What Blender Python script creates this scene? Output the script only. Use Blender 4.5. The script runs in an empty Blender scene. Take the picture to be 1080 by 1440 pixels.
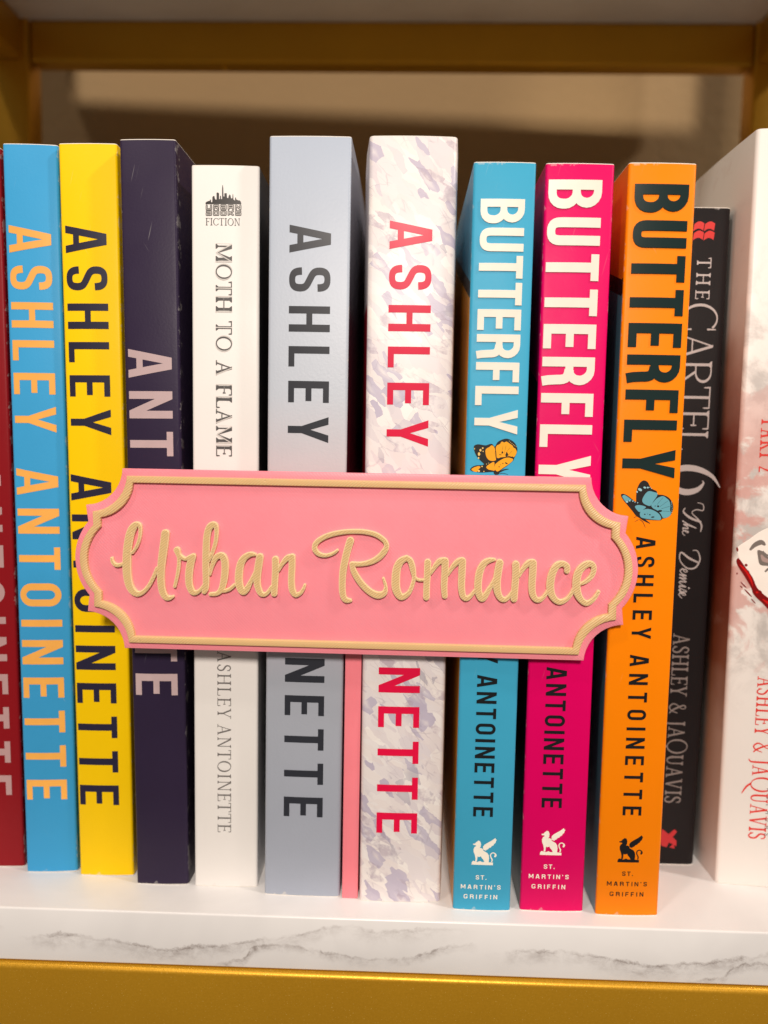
import bpy, bmesh, math, random
from mathutils import Matrix, Vector
from mathutils.geometry import delaunay_2d_cdt

random.seed(7)
MM = 0.001
S = bpy.context.scene
COL = S.collection

# ------------------------------------------------------------------ camera
def cam_axes(tilt, yaw, roll):
    ct, st = math.cos(tilt), math.sin(tilt)
    f = Vector((math.sin(yaw) * ct, math.cos(yaw) * ct, -st))
    r = Vector((math.cos(yaw), -math.sin(yaw), 0))
    d = f.cross(r)
    cr, sr = math.cos(roll), math.sin(roll)
    return cr * r + sr * d, -sr * r + cr * d, f

cd = bpy.data.cameras.new('camera')
cam = bpy.data.objects.new('camera', cd)
COL.objects.link(cam)
R_, D_, F_ = cam_axes(math.radians(5.013), math.radians(-1.362), math.radians(-1.056))
cam.matrix_world = Matrix(((R_.x, -D_.x, -F_.x, 0.00293), (R_.y, -D_.y, -F_.y, -0.19848), (R_.z, -D_.z, -F_.z, 0.13339), (0, 0, 0, 1)))
cd.sensor_fit = 'VERTICAL'
cd.sensor_height = 36.0
cd.sensor_width = 27.0
cd.lens = 36.0 * 1039.4 / 1440.0
cd.clip_start = 0.01
cd.clip_end = 50
cd.dof.use_dof = True
cd.dof.focus_distance = 0.205
cd.dof.aperture_fstop = 7.2
S.camera = cam

# ------------------------------------------------------------------ light of the shop
W = bpy.data.worlds.new('World')
S.world = W
W.use_nodes = True
W.node_tree.nodes['Background'].inputs[0].default_value = (1.0, 0.88, 0.74, 1)
W.node_tree.nodes['Background'].inputs[1].default_value = 0.14

def area(name, loc, target, size, power, col=(1, 0.885, 0.785)):
    l = bpy.data.lights.new(name, 'AREA')
    l.shape = 'DISK'
    l.size = size
    l.energy = power
    l.color = col
    o = bpy.data.objects.new(name, l)
    COL.objects.link(o)
    o.location = loc
    o.rotation_euler = (Vector(target) - Vector(loc)).to_track_quat('-Z', 'Y').to_euler()
    return o

area('ceiling_lamp', (0.06, -1.75, 1.12), (0, 0, 0.12), 0.34, 37)
area('ceiling_lamp', (1.35, -0.44, 1.47), (0, 0, 0.12), 0.13, 14)
area('ceiling_lamp', (-0.75, -0.85, 1.75), (0, 0, 0.12), 0.16, 6.5)
sl = bpy.data.lights.new('added_wall_spot', 'SPOT')  # added spot without a known source, brightens a band of the wall
sl.energy = 42; sl.color = (1, 0.86, 0.68); sl.spot_size = math.radians(2.7); sl.spot_blend = 0.7; sl.shadow_soft_size = 0.02
so = bpy.data.objects.new('added_wall_spot', sl)
COL.objects.link(so)
so.location = (0.22, -1.55, 1.16)
so.rotation_euler = (Vector((0.108, 0.276, 0.345)) - so.location).to_track_quat('-Z', 'Y').to_euler()

S.view_settings.view_transform = 'Standard'
S.view_settings.look = 'None'
S.view_settings.exposure = 0
S.view_settings.gamma = 1
S.cycles.use_denoising = True

# ------------------------------------------------------------------ helpers
def lin(r, g, b):
    f = lambda c: (c / 255) / 12.92 if c / 255 <= 0.04045 else ((c / 255 + 0.055) / 1.055) ** 2.4
    return (f(r), f(g), f(b), 1)

class NT:
    def __init__(self, name, rough=0.4, spec=0.5, metallic=0.0):
        self.m = bpy.data.materials.new(name)
        self.m.use_nodes = True
        self.t = self.m.node_tree
        self.b = self.t.nodes['Principled BSDF']
        self.b.inputs['Roughness'].default_value = rough
        self.b.inputs['Specular IOR Level'].default_value = spec
        self.b.inputs['Metallic'].default_value = metallic
        self.co = self.n('ShaderNodeTexCoord').outputs['Object']
    def n(self, t, **kw):
        x = self.t.nodes.new(t)
        for k, v in kw.items(): setattr(x, k, v)
        return x
    def put(self, sock, v):
        if isinstance(v, bpy.types.NodeSocket): self.t.links.new(v, sock)
        else: sock.default_value = v
    def math(self, op, a, b=0.0, c=None, clamp=False):
        x = self.n('ShaderNodeMath', operation=op, use_clamp=clamp)
        self.put(x.inputs[0], a); self.put(x.inputs[1], b)
        if c is not None: self.put(x.inputs[2], c)
        return x.outputs[0]
    def mapping(self, scale=(1, 1, 1), rot=(0, 0, 0), loc=(0, 0, 0), vec=None):
        x = self.n('ShaderNodeMapping')
        self.put(x.inputs['Vector'], vec or self.co)
        x.inputs['Scale'].default_value = scale
        x.inputs['Rotation'].default_value = rot
        x.inputs['Location'].default_value = loc
        return x.outputs[0]
    def noise(self, scale, detail=4, rough=0.5, dist=0.0, vec=None, out='Fac'):
        x = self.n('ShaderNodeTexNoise')
        self.put(x.inputs['Vector'], vec or self.co)
        x.inputs['Scale'].default_value = scale
        x.inputs['Detail'].default_value = detail
        x.inputs['Roughness'].default_value = rough
        x.inputs['Distortion'].default_value = dist
        return x.outputs[out]
    def vor(self, scale, vec=None, out='Color', feature='F1', metric='EUCLIDEAN'):
        x = self.n('ShaderNodeTexVoronoi', feature=feature)
        if feature == 'F1': x.distance = metric
        self.put(x.inputs['Vector'], vec or self.co)
        x.inputs['Scale'].default_value = scale
        return x.outputs[out]
    def ramp(self, fac, stops, interp='LINEAR'):
        x = self.n('ShaderNodeValToRGB')
        x.color_ramp.interpolation = interp
        e = x.color_ramp.elements
        while len(e) < len(stops): e.new(0.5)
        for el, (p, c) in zip(e, stops):
            el.position = p
            el.color = c if len(c) == 4 else (*c, 1)
        self.put(x.inputs[0], fac)
        return x.outputs[0]
    def mix(self, fac, a, b, mode='MIX'):
        x = self.n('ShaderNodeMix', data_type='RGBA', blend_type=mode)
        self.put(x.inputs[0], fac); self.put(x.inputs[6], a); self.put(x.inputs[7], b)
        return x.outputs[2]
    def xyz(self, vec=None):
        x = self.n('ShaderNodeSeparateXYZ')
        self.put(x.inputs[0], vec or self.co)
        return x.outputs
    def step(self, v, lo, hi):
        x = self.n('ShaderNodeMapRange', interpolation_type='SMOOTHSTEP')
        self.put(x.inputs[0], v)
        x.inputs[1].default_value = lo; x.inputs[2].default_value = hi
        return x.outputs[0]
    def curve(self, v, pts, lo, hi):
        """v (already 0..1) -> value; pts are (x, y) with y between lo and hi"""
        x = self.n('ShaderNodeFloatCurve')
        c = x.mapping.curves[0]
        P = [(p[0], (p[1] - lo) / (hi - lo)) for p in pts]
        c.points[0].location = P[0]; c.points[1].location = P[-1]
        for p in P[1:-1]: c.points.new(*p)
        x.mapping.update()
        self.put(x.inputs[1], v)
        return self.math('MULTIPLY_ADD', x.outputs[0], hi - lo, lo)
    def bump(self, h, strength=0.2, dist=0.0002):
        x = self.n('ShaderNodeBump')
        x.inputs['Strength'].default_value = strength
        x.inputs['Distance'].default_value = dist
        self.put(x.inputs['Height'], h)
        self.put(self.b.inputs['Normal'], x.outputs[0])
    def color(self, v): self.put(self.b.inputs['Base Color'], v)
    def rough(self, v): self.put(self.b.inputs['Roughness'], v)

def rubbed(n, c, w, h, amount=0.8):
    """white card showing through along the rubbed long edges and at head and tail"""
    x, y, z = n.xyz()
    eu = n.math('MINIMUM', n.math('ABSOLUTE', x), n.math('ABSOLUTE', n.math('SUBTRACT', w * MM, x)))
    ez = n.math('MINIMUM', n.math('MULTIPLY', z, .6), n.math('MULTIPLY', n.math('SUBTRACT', h * MM, z), .6))
    sp = n.math('MULTIPLY_ADD', n.noise(300, 4, .7), .0030, -.00185)
    k = n.math('SUBTRACT', 1.0, n.step(n.math('SUBTRACT', eu, sp), .00008, .00028))
    k2 = n.math('SUBTRACT', 1.0, n.step(n.math('SUBTRACT', ez, n.math('MULTIPLY_ADD', n.noise(260, 4, .7), .0030, -.00170)), .00005, .0003))
    front = n.math('LESS_THAN', y, .0035)
    m = n.math('MULTIPLY', n.math('MAXIMUM', n.math('MULTIPLY', k, .8), k2), n.math('MULTIPLY', front, amount))
    return n.mix(m, c, (.74, .71, .67, 1))

def laminate(name, col, rough=0.42, var=0.06, wear=0.0, spec=0.13, size=None, rub=.32):
    """printed and laminated card: even ink with faint mottling, fine scuffs, soft uneven sheen"""
    n = NT(name, rough, spec)
    f = n.math('MULTIPLY_ADD', n.noise(55, 4, .6), 2 * var, 1 - var)
    c = n.mix(1.0, col, f, 'MULTIPLY')
    # hairline scuffs in two directions
    sc = n.noise(1500, 1, vec=n.mapping((1, 1, .035), vec=n.mapping(rot=(0, .55, 0))))
    sd = n.noise(1300, 1, vec=n.mapping((1, 1, .04), vec=n.mapping(rot=(0, -.25, 0))))
    k = n.math('MULTIPLY', n.step(n.math('MAXIMUM', sc, sd), .74, .80), n.step(n.noise(48, 2), .52, .66))
    c = n.mix(n.math('MULTIPLY', k, .16 + wear), c, (.72, .70, .68, 1))
    if size: c = rubbed(n, c, size[0], size[1], rub)
    n.color(c)
    n.rough(n.math('ADD', n.math('MULTIPLY_ADD', n.noise(70, 4, .6), 0.24, rough - 0.12), n.math('MULTIPLY', k, .15)))
    n.bump(n.math('ADD', n.noise(1400, 2), n.math('MULTIPLY', n.noise(30, 2), 4.0)), 0.07, 0.0003)
    return n.m

def plain(name, col, rough=0.5, metallic=0.0, spec=0.5, bumpscale=0, bs=0.1):
    n = NT(name, rough, spec, metallic)
    f = n.math('MULTIPLY_ADD', n.noise(220, 3), 0.16, 0.92)
    n.color(n.mix(1.0, col, f, 'MULTIPLY'))
    if bumpscale: n.bump(n.noise(bumpscale, 3), bs, 0.0003)
    return n.m

def empty(name, loc=(0, 0, 0), rot=(0, 0, 0), **p):
    o = bpy.data.objects.new(name, None)
    o.empty_display_size = 0.02
    COL.objects.link(o)
    o.location = loc; o.rotation_euler = rot
    for k, v in p.items(): o[k] = v
    return o

def link(name, me, mats, parent=None, smooth=None):
    o = bpy.data.objects.new(name, me)
    COL.objects.link(o)
    for m in (mats if isinstance(mats, (list, tuple)) else [mats]): me.materials.append(m)
    if smooth is not None:
        for p in me.polygons: p.use_smooth = True
        me.set_sharp_from_angle(angle=math.radians(smooth))
    if parent: o.parent = parent
    return o

def box(name, lo, hi, mat, parent=None, bevel=0.0, seg=3):
    bm = bmesh.new()
    bmesh.ops.create_cube(bm, size=1)
    for v in bm.verts:
        v.co = Vector([(lo[i] + hi[i]) / 2 + v.co[i] * (hi[i] - lo[i]) for i in range(3)])
    if bevel:
        bmesh.ops.bevel(bm, geom=bm.edges[:], offset=bevel, segments=seg, profile=0.5, affect='EDGES')
    me = bpy.data.meshes.new(name)
    bm.to_mesh(me); bm.free()
    return link(name, me, mat, parent, 40 if bevel else None)

# ---- flat outlines -> one clean sheet (overlapping strokes are fused, so nothing overlaps)
def area2(p): return sum(p[i - 1][0] * p[i][1] - p[i][0] * p[i - 1][1] for i in range(len(p))) / 2

def inside(x, y, q):
    r = False
    x0, y0 = q[-1]
    for x1, y1 in q:
        if (y1 > y) != (y0 > y) and x < (x0 - x1) * (y - y1) / (y0 - y1) + x1: r = not r
        x0, y0 = x1, y1
    return r

def union(polys, grid=None):
    vs, fs, es = [], [], []
    for p in polys:
        if abs(area2(p)) < 1e-6: continue
        if area2(p) < 0: p = p[::-1]
        fs.append(list(range(len(vs), len(vs) + len(p))))
        vs += [Vector((x, y)) for x, y in p]
    n0 = len(vs)
    if grid is not None:        # cut along lines so that the print can follow a curved spine
        lo = [min(v[i] for v in vs) - .01 for i in (0, 1)]; hi = [max(v[i] for v in vs) + .01 for i in (0, 1)]
        k = math.floor(lo[grid]) + .517
        while k < hi[grid]:
            if k > lo[grid]:
                p, q = [0, 0], [0, 0]
                p[grid] = q[grid] = k; p[1 - grid] = lo[1 - grid]; q[1 - grid] = hi[1 - grid]
                es.append((len(vs), len(vs) + 1)); vs += [Vector(p), Vector(q)]
            k += 1.0
    v, e, f, ov, oe, of = delaunay_2d_cdt(vs, es, fs, 0, 1e-4)
    P = [[tuple(vs[i]) for i in q] for q in fs]
    B = [(min(x for x, y in q), min(y for x, y in q), max(x for x, y in q), max(y for x, y in q), q) for q in P]
    keep = []
    for t in f:
        cx = sum(v[i][0] for i in t) / len(t); cy = sum(v[i][1] for i in t) / len(t)
        for x0, y0, x1, y1, q in B:
            if x0 < cx < x1 and y0 < cy < y1 and inside(cx, cy, q):
                keep.append(t); break
    return [tuple(x) for x in v], keep

def sheet(bm, polys, place, y0, y1=None, mi=0):
    """fused outlines in mm -> front faces at depth y1 (towards the viewer) with walls back to y0"""
    vs, fs = union(polys, getattr(place, 'grid', None))
    if y1 is None: y1 = y0
    fr = {}
    def V(i):
        if i not in fr: fr[i] = bm.verts.new(place(vs[i][0], vs[i][1], y1))
        return fr[i]
    cnt = {}
    for f in fs:
        try: bf = bm.faces.new([V(i) for i in f])
        except ValueError: continue
        bf.normal_update(); bf.material_index = mi
        if bf.normal.y > 0: bf.normal_flip()
        for a, b in zip(f, f[1:] + f[:1]):
            k = (min(a, b), max(a, b)); cnt[k] = cnt.get(k, 0) + 1
    if y1 != y0:
        bk = {}
        def B(i):
            if i not in bk: bk[i] = bm.verts.new(place(vs[i][0], vs[i][1], y0))
            return bk[i]
        for (a, b), c in cnt.items():
            if c == 1:
                bf = bm.faces.new([V(a), V(b), B(b), B(a)]); bf.material_index = mi

def printed(name, polys, mats, parent, place, y0=None, y1=None, smooth=None):
    """polys: list of outlines, or list of (outlines, depth0, depth1, material index) layers"""
    bm = bmesh.new()
    if polys and isinstance(polys[0], tuple) and len(polys[0]) == 4 and isinstance(polys[0][0], list):
        for pl, a, b, mi in polys: sheet(bm, pl, place, a, b, mi)
    else:
        sheet(bm, polys, place, y0, y1)
    if y1 is not None or smooth: bmesh.ops.recalc_face_normals(bm, faces=bm.faces[:])
    me = bpy.data.meshes.new(name)
    bm.to_mesh(me); bm.free()
    return link(name, me, mats, parent, smooth)

# ---- strokes
def bez(p0, p1, p2, p3, n=8):
    return [tuple((1 - t) ** 3 * a + 3 * (1 - t) ** 2 * t * b + 3 * (1 - t) * t * t * c + t ** 3 * d for a, b, c, d in zip(p0, p1, p2, p3)) for t in [i / n for i in range(n + 1)]]

def spline(pts, n=5):
    """Catmull-Rom through (x, y, w)"""
    out = []
    P = [pts[0]] + list(pts) + [pts[-1]]
    for i in range(1, len(P) - 2):
        a, b, c, d = P[i - 1:i + 3]
        for k in range(n):
            t = k / n
            out.append(tuple(0.5 * (2 * b[j] + (c[j] - a[j]) * t + (2 * a[j] - 5 * b[j] + 4 * c[j] - d[j]) * t * t + (3 * b[j] - a[j] - 3 * c[j] + d[j]) * t ** 3) for j in range(len(b))))
    out.append(tuple(pts[-1]))
    return out

def stroke(path, width=None, caps=False):
    """path of (x, y[, w]); width may be f(tx, ty); returns quads (and round ends)"""
    out, L, Rr = [], [], []
    n = len(path)
    closed = n > 3 and abs(path[0][0] - path[-1][0]) + abs(path[0][1] - path[-1][1]) < 1e-9
    for i in range(n):
        a = path[max(i - 1, 0)]; b = path[min(i + 1, n - 1)]
        if closed and i in (0, n - 1): a, b = path[-2], path[1]
        tx, ty = b[0] - a[0], b[1] - a[1]
        l = math.hypot(tx, ty) or 1
        tx, ty = tx / l, ty / l
        w = (path[i][2] if width is None else (width(tx, ty) if callable(width) else width)) / 2
        L.append((path[i][0] - ty * w, path[i][1] + tx * w)); Rr.append((path[i][0] + ty * w, path[i][1] - tx * w))
    for i in range(n - 1):
        out.append([L[i], L[i + 1], Rr[i + 1], Rr[i]])
    if caps:
        for i in ((0, n - 1) if not callable(width) else ()):
            w = path[i][2] / 2 if width is None else width / 2
            out.append([(path[i][0] + w * math.cos(k * math.pi / 6), path[i][1] + w * math.sin(k * math.pi / 6)) for k in range(12)])
    return out

def rect(x0, y0, x1, y1): return [(x0, y0), (x1, y0), (x1, y1), (x0, y1)]

# ---- condensed grotesque capitals; height 1, v = stem, h = bar
def race(x0, y0, x1, y1, r, n=5, closed=True):
    p = []
    for cx, cy, a in ((x1 - r, y1 - r, 0), (x0 + r, y1 - r, 90), (x0 + r, y0 + r, 180), (x1 - r, y0 + r, 270)):
        p += [(cx + r * math.cos(math.radians(a + 90 * k / n)), cy + r * math.sin(math.radians(a + 90 * k / n))) for k in range(n + 1)]
    return p + [p[0]] if closed else p

def sans(ch, w, v, h):
    ww = lambda tx, ty: v * abs(ty) ** 1.2 + h * (1 - abs(ty) ** 1.2)
    a, b = v / 2, w - v / 2
    if ch == 'A':
        i = w * 0.30
        return [[(0, 0), (v, 0), (w / 2, 0.80), (w / 2, 1), (i, 1)], [(w, 0), (w - i, 1), (w / 2, 1), (w / 2, 0.80), (w - v, 0)],
                [(v * 1.1, 0.19), (w - v * 1.1, 0.19), (w - v * 1.3, 0.19 + h), (v * 1.3, 0.19 + h)]]
    if ch == 'S':
        p = bez((b, 0.69), (b, 0.87), (0.74 * w, 1 - h / 2), (w / 2, 1 - h / 2)) + bez((w / 2, 1 - h / 2), (0.26 * w, 1 - h / 2), (a, 0.88), (a, 0.73))[1:] \
            + bez((a, 0.73), (a, 0.58), (0.30 * w, 0.56), (w / 2, 0.50))[1:] + bez((w / 2, 0.50), (0.70 * w, 0.44), (b, 0.42), (b, 0.27))[1:] \
            + bez((b, 0.27), (b, 0.12), (0.74 * w, h / 2), (w / 2, h / 2))[1:] + bez((w / 2, h / 2), (0.26 * w, h / 2), (a, 0.13), (a, 0.31))[1:]
        return stroke(p, lambda tx, ty: max(ww(tx, ty), (v + h) * 0.5 if abs(tx) < 0.9 else h))
    if ch == 'H': return [rect(0, 0, v, 1), rect(w - v, 0, w, 1), rect(v * 0.5, 0.5 - h / 2, w - v * 0.5, 0.5 + h / 2)]
    if ch == 'L': return [rect(0, 0, v, 1), rect(v * 0.5, 0, w, h)]
    if ch == 'E': return [rect(0, 0, v, 1), rect(v * 0.5, 0, w, h), rect(v * 0.5, 1 - h, w, 1), rect(v * 0.5, 0.5 - h / 2, w * 0.93, 0.5 + h / 2)]
    if ch == 'F': return [rect(0, 0, v, 1), rect(v * 0.5, 1 - h, w, 1), rect(v * 0.5, 0.47 - h / 2, w * 0.90, 0.47 + h / 2)]
    if ch == 'T': return [rect(w / 2 - v / 2, 0, w / 2 + v / 2, 1), rect(0, 1 - h, w, 1)]
    if ch == 'I': return [rect(0, 0, w, 1)]
    if ch == 'N': return [rect(0, 0, v, 1), rect(w - v, 0, w, 1), [(0, 1), (w - v * 1.02, 0), (w, 0), (v * 1.02, 1)]]
    if ch == 'M': return [rect(0, 0, v, 1), rect(w - v, 0, w, 1), [(0, 1), (w / 2 - v * 0.5, 0.22), (w / 2 + v * 0.5, 0.22), (v * 1.1, 1)], [(w, 1), (w - v * 1.1, 1), (w / 2 - v * 0.5, 0.22), (w / 2 + v * 0.5, 0.22)]]
    if ch == 'Y': return [rect(w / 2 - v / 2, 0, w / 2 + v / 2, 0.42), [(0, 1), (w / 2 - v / 2, 0.34), (w / 2 + v / 2, 0.34), (w / 2 + v * 0.1, 0.50), (v * 1.05, 1)], [(w, 1), (w - v * 1.05, 1), (w / 2 - v * 0.1, 0.50), (w / 2 - v / 2, 0.34), (w / 2 + v / 2, 0.34)]]
    if ch == 'O': return stroke(race(a, h / 2, b, 1 - h / 2, min(w * 0.36, 0.26)), ww)
    if ch == 'U':
        r = w / 2 - a
        p = [(a, 1), (a, 0.4)] + bez((a, h / 2 + r * 1.05), (a, h / 2 + r * 0.3), (w / 2 - r * 0.7, h / 2), (w / 2, h / 2), 6) + bez((w / 2, h / 2), (w / 2 + r * 0.7, h / 2), (b, h / 2 + r * 0.3), (b, h / 2 + r * 1.05), 6)[1:] + [(b, 0.4), (b, 1)]
        return stroke(p, ww)
    if ch in 'BPR':
        def bowl(y0, y1, x1):
            r = min(0.2, (y1 - y0) / 2 - h / 2)
            xr, yt, yb = x1 - v / 2, y1 - h / 2, y0 + h / 2
            p = [(v * 0.5, yt), (xr - r, yt)] + bez((xr - r, yt), (xr - r * 0.4, yt), (xr, yt - r * 0.6), (xr, yt - r), 5)[1:] + [(xr, yb + r)] * (yt - yb > 2 * r + 1e-6) + bez((xr, yb + r), (xr, yb + r * 0.4), (xr - r * 0.4, yb), (xr - r, yb), 5)[1 if yt - yb > 2 * r + 1e-6 else 1:] + [(v * 0.5, yb)]
            return stroke(p, ww)
        o = [rect(0, 0, v, 1)]
        if ch == 'B': return o + bowl(0.45, 1, w * 0.96) + bowl(0, 0.45 + h, w)
        o += bowl(0.44, 1, w)
        if ch == 'R':
            p = bez((w * 0.45, 0.44 + h / 2), (w * 0.8, 0.50), (b - 0.01, 0.42), (b - 0.01, 0.28), 6) + [(b, 0.12), (b + v * 0.12, 0)]
            o += stroke(p, v)
        return o
    if ch == 'D':
        return [rect(0, 0, v, 1)] + stroke([(v * .5, 1 - h / 2), (w * .5, 1 - h / 2)] + bez((w * .5, 1 - h / 2), (b, 1 - h / 2), (b, .75), (b, .5), 5)[1:] + bez((b, .5), (b, .25), (b, h / 2), (w * .5, h / 2), 5)[1:] + [(v * .5, h / 2)], ww)
    if ch == 'G':
        p = bez((b, 0.70), (b, 0.9), (0.76 * w, 1 - h / 2), (w / 2, 1 - h / 2), 6) + bez((w / 2, 1 - h / 2), (0.2 * w, 1 - h / 2), (a, 0.85), (a, 0.5), 6)[1:] + bez((a, 0.5), (a, 0.15), (0.2 * w, h / 2), (w / 2, h / 2), 6)[1:] + bez((w / 2, h / 2), (0.76 * w, h / 2), (b, 0.1), (b, 0.30), 6)[1:] + [(b, 0.46)]
        return stroke(p, ww) + [rect(w * 0.55, 0.46 - h, w, 0.46)]
    if ch == "'": return [[(0, 1), (w, 1), (w * 0.8, 0.68), (w * 0.15, 0.68)]]
    if ch == '.': return [rect(0, 0, w, h * 1.2)]
    return []

SW = dict(D=.62, A=.65, S=.57, H=.61, L=.49, E=.52, Y=.63, N=.62, T=.56, O=.58, U=.58, B=.60, R=.60, F=.50, M=.76, G=.64, P=.58)

def sans_line(text, H, length, v=0.175, h=0.145, wide=1.0, track=None):
    ws = [(SW.get(c, 0) * wide if c in SW else {'I': v, ' ': .30, "'": v, '.': v}[c]) for c in text]
    if track is None:
        track = (length / H - sum(ws)) / max(1, len(text) - 1)
    out, x = [], 0
    for c, w in zip(text, ws):
        out += [[((px + x) * H, py * H) for px, py in p] for p in sans(c, w, v, h)]
        x += w + track
    return out

# ---- roman capitals with serifs; T thick, t thin
def ringp(cx, cy, rx, ry, T, t, a0=0, a1=360, n=28, tilt=0):
    p = []
    for k in range(n + 1):
        a = math.radians(a0 + (a1 - a0) * k / n)
        p.append((cx + rx * math.cos(a), cy + ry * math.sin(a), t + (T - t) * abs(math.cos(a + tilt)) ** 1.4))
    if abs(a1 - a0) == 360: p[-1] = p[0]
    return stroke(p)

def roman(ch, w, T, t, srf=1.0):
    s = T * 0.75 * srf
    def st(x, y0=0, y1=1, wd=T, ft=True, fb=True):
        o = [rect(x - wd / 2, y0, x + wd / 2, y1)]
        if srf:
            if fb: o += [[(x - wd / 2 - s, y0), (x + wd / 2 + s, y0), (x + wd / 2 + s, y0 + t * .7), (x + wd / 2, y0 + t * 2.4), (x - wd / 2, y0 + t * 2.4), (x - wd / 2 - s, y0 + t * .7)]]
            if ft: o += [[(x - wd / 2 - s, y1), (x - wd / 2 - s, y1 - t * .7), (x - wd / 2, y1 - t * 2.4), (x + wd / 2, y1 - t * 2.4), (x + wd / 2 + s, y1 - t * .7), (x + wd / 2 + s, y1)]]
        return o
    def dg(x0, y0, x1, y1, wd): return [[(x0 - wd / 2, y0), (x0 + wd / 2, y0), (x1 + wd / 2, y1), (x1 - wd / 2, y1)]]
    def sf(x, y, top=False): 
        if not srf: return []
        return [rect(x - s - T * .3, y - (t if top else 0), x + s + T * .3, y + (0 if top else t))]
    def tick(x, y, up): return [[(x - t, y), (x + t * .4, y), (x + t * .2, y + up), (x - t * .6, y + up)]] if srf else []
    a, b = s + T / 2, w - s - T / 2
    if ch == 'I': return st(w / 2)
    if ch == 'H': return st(a) + st(b) + [rect(a, .5 - t / 2, b, .5 + t / 2)]
    if ch == 'L': return st(a) + [rect(a, 0, w, t)] + tick(w, t * .5, .2)
    if ch in 'EF':
        o = st(a, fb=ch == 'F') + [rect(a, 1 - t, w, 1), rect(a, .52 - t / 2, w * .82, .52 + t / 2)] + tick(w, 1 - t * .5, -.17) + tick(w * .82, .43, .18)
        return o + ([rect(0, 0, w, t)] + tick(w, t * .5, .2) if ch == 'E' else [])
    if ch == 'T': return st(w / 2, ft=False) + [rect(0, 1 - t, w, 1)] + tick(t, 1 - t * .5, -.18) + tick(w, 1 - t * .5, -.18)
    if ch == 'O': return ringp(w / 2, .5, w / 2 - T / 2, .5 - t / 2 + .01, T, t, tilt=.25)
    if ch == 'Q': return roman('O', w, T, t, srf) + stroke(spline([(w * .45, .02, T), (w * .7, -.18, T), (w * 1.15, -.36, t)], 4))
    if ch == 'C': return ringp(w * .55, .5, w * .55 - T / 2, .5 - t / 2, T, t, 48, 312, 24) + tick(w * .95, .72, .24) + tick(w * .95, .28, -.2)
    if ch == 'A': return dg(T * .9, 0, w / 2, 1, t * 1.2) + dg(w - T * 1.1, 0, w / 2 - T * .1, 1, T) + [rect(w * .26, .33, w * .7, .33 + t)] + sf(T * .9, 0) + sf(w - T * 1.1, 0)
    if ch == 'V': return dg(w / 2, 0, T * 1.1, 1, T) + dg(w / 2, 0, w - T * .9, 1, t * 1.2) + sf(T * 1.1, 1, True) + sf(w - T * .9, 1, True)
    if ch == 'Y': return st(w / 2, 0, .45, ft=False) + dg(w / 2, .4, T * 1.1, 1, T) + dg(w / 2, .4, w - T * .9, 1, t * 1.2) + sf(T * 1.1, 1, True) + sf(w - T * .9, 1, True)
    if ch == 'N': return st(a, wd=t * 1.2) + st(b, wd=t * 1.2, fb=False) + [[(a - t, 1), (b - T * .6, 0), (b + t * .6, 0), (a + T * .7, 1)]]
    if ch == 'M': return st(a, wd=t * 1.2) + st(b) + [[(a - t, 1), (w * .46, .05), (w * .54, .05), (a + T * .8, 1)], [(b + T * .4, 1), (b - T * .4, 1), (w * .46, .05), (w * .54, .05)]]
    if ch == 'U': return st(a, .35, 1, fb=False) + st(b, .35, 1, wd=t * 1.3, fb=False) + stroke([(x, y, T * .5 * (1 + math.copysign(1, w / 2 - x)) * (abs(w / 2 - x) / (w / 2)) + t * 1.3) for x, y in bez((a, .37), (a, -.1), (b, -.1), (b, .37), 12)])
    if ch == 'J': return st(w * .62, .05, 1, fb=False) + stroke(spline([(w * .62, .12, T), (w * .55, -.12, T * .8), (w * .1, -.25, t)], 4))
    if ch in 'PRB':
        o = st(a)
        o += ringp(w * .48, .74, w * .40, .26 - t / 2, T, t, -92, 92, 14) + [rect(a, 1 - t, w * .5, 1), rect(a, .48, w * .5, .48 + t)]
        if ch == 'R': o += dg(w * .95, 0, w * .45, .5, T) + sf(w * .97, 0)
        return o
    if ch == 'S':
        p = bez((w * .86, .80), (w * .8, 1.0), (w * .2, 1.04), (w * .16, .76)) + bez((w * .16, .76), (w * .16, .5), (w * .86, .56), (w * .86, .26))[1:] + bez((w * .86, .26), (w * .84, -.06), (w * .2, -.06), (w * .12, .22))[1:]
        return stroke([(x, y, t + (T - t) * (1 - abs(2 * i / (len(p) - 1) - 1)) ** .6) for i, (x, y) in enumerate(p)]) + tick(w * .9, .72, .2) + tick(w * .1, .08, .2)
    if ch == '&':
        return stroke(spline([(w * .95, .5, t), (w * .72, .12, T * .6), (w * .4, .0, T * .8), (w * .1, .2, T * .8), (w * .2, .45, T * .6), (w * .5, .68, T * .5), (w * .55, .88, T * .5), (w * .38, .98, t * 1.3), (w * .24, .85, T * .7), (w * .4, .55, T * .9), (w * .7, .18, T * .9), (w * .98, 0, T * .6)], 4))
    if ch == '2':
        return stroke(spline([(w * .1, .74, t * 1.4), (w * .3, .97, t * 1.4), (w * .7, .92, T * .8), (w * .8, .68, T), (w * .5, .32, T * .6), (w * .1, .04, t)], 5)) + [rect(w * .06, 0, w * .95, T * .6)]
    return []

RW = dict(M=.98, O=.86, T=.70, H=.84, A=.82, F=.58, L=.60, E=.60, S=.52, Y=.78, N=.86, I=.36, J=.42, Q=.88, U=.80, V=.80, C=.78, R=.74, P=.62)
RW['&'] = .80; RW['2'] = .5; RW[' '] = .32

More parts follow.
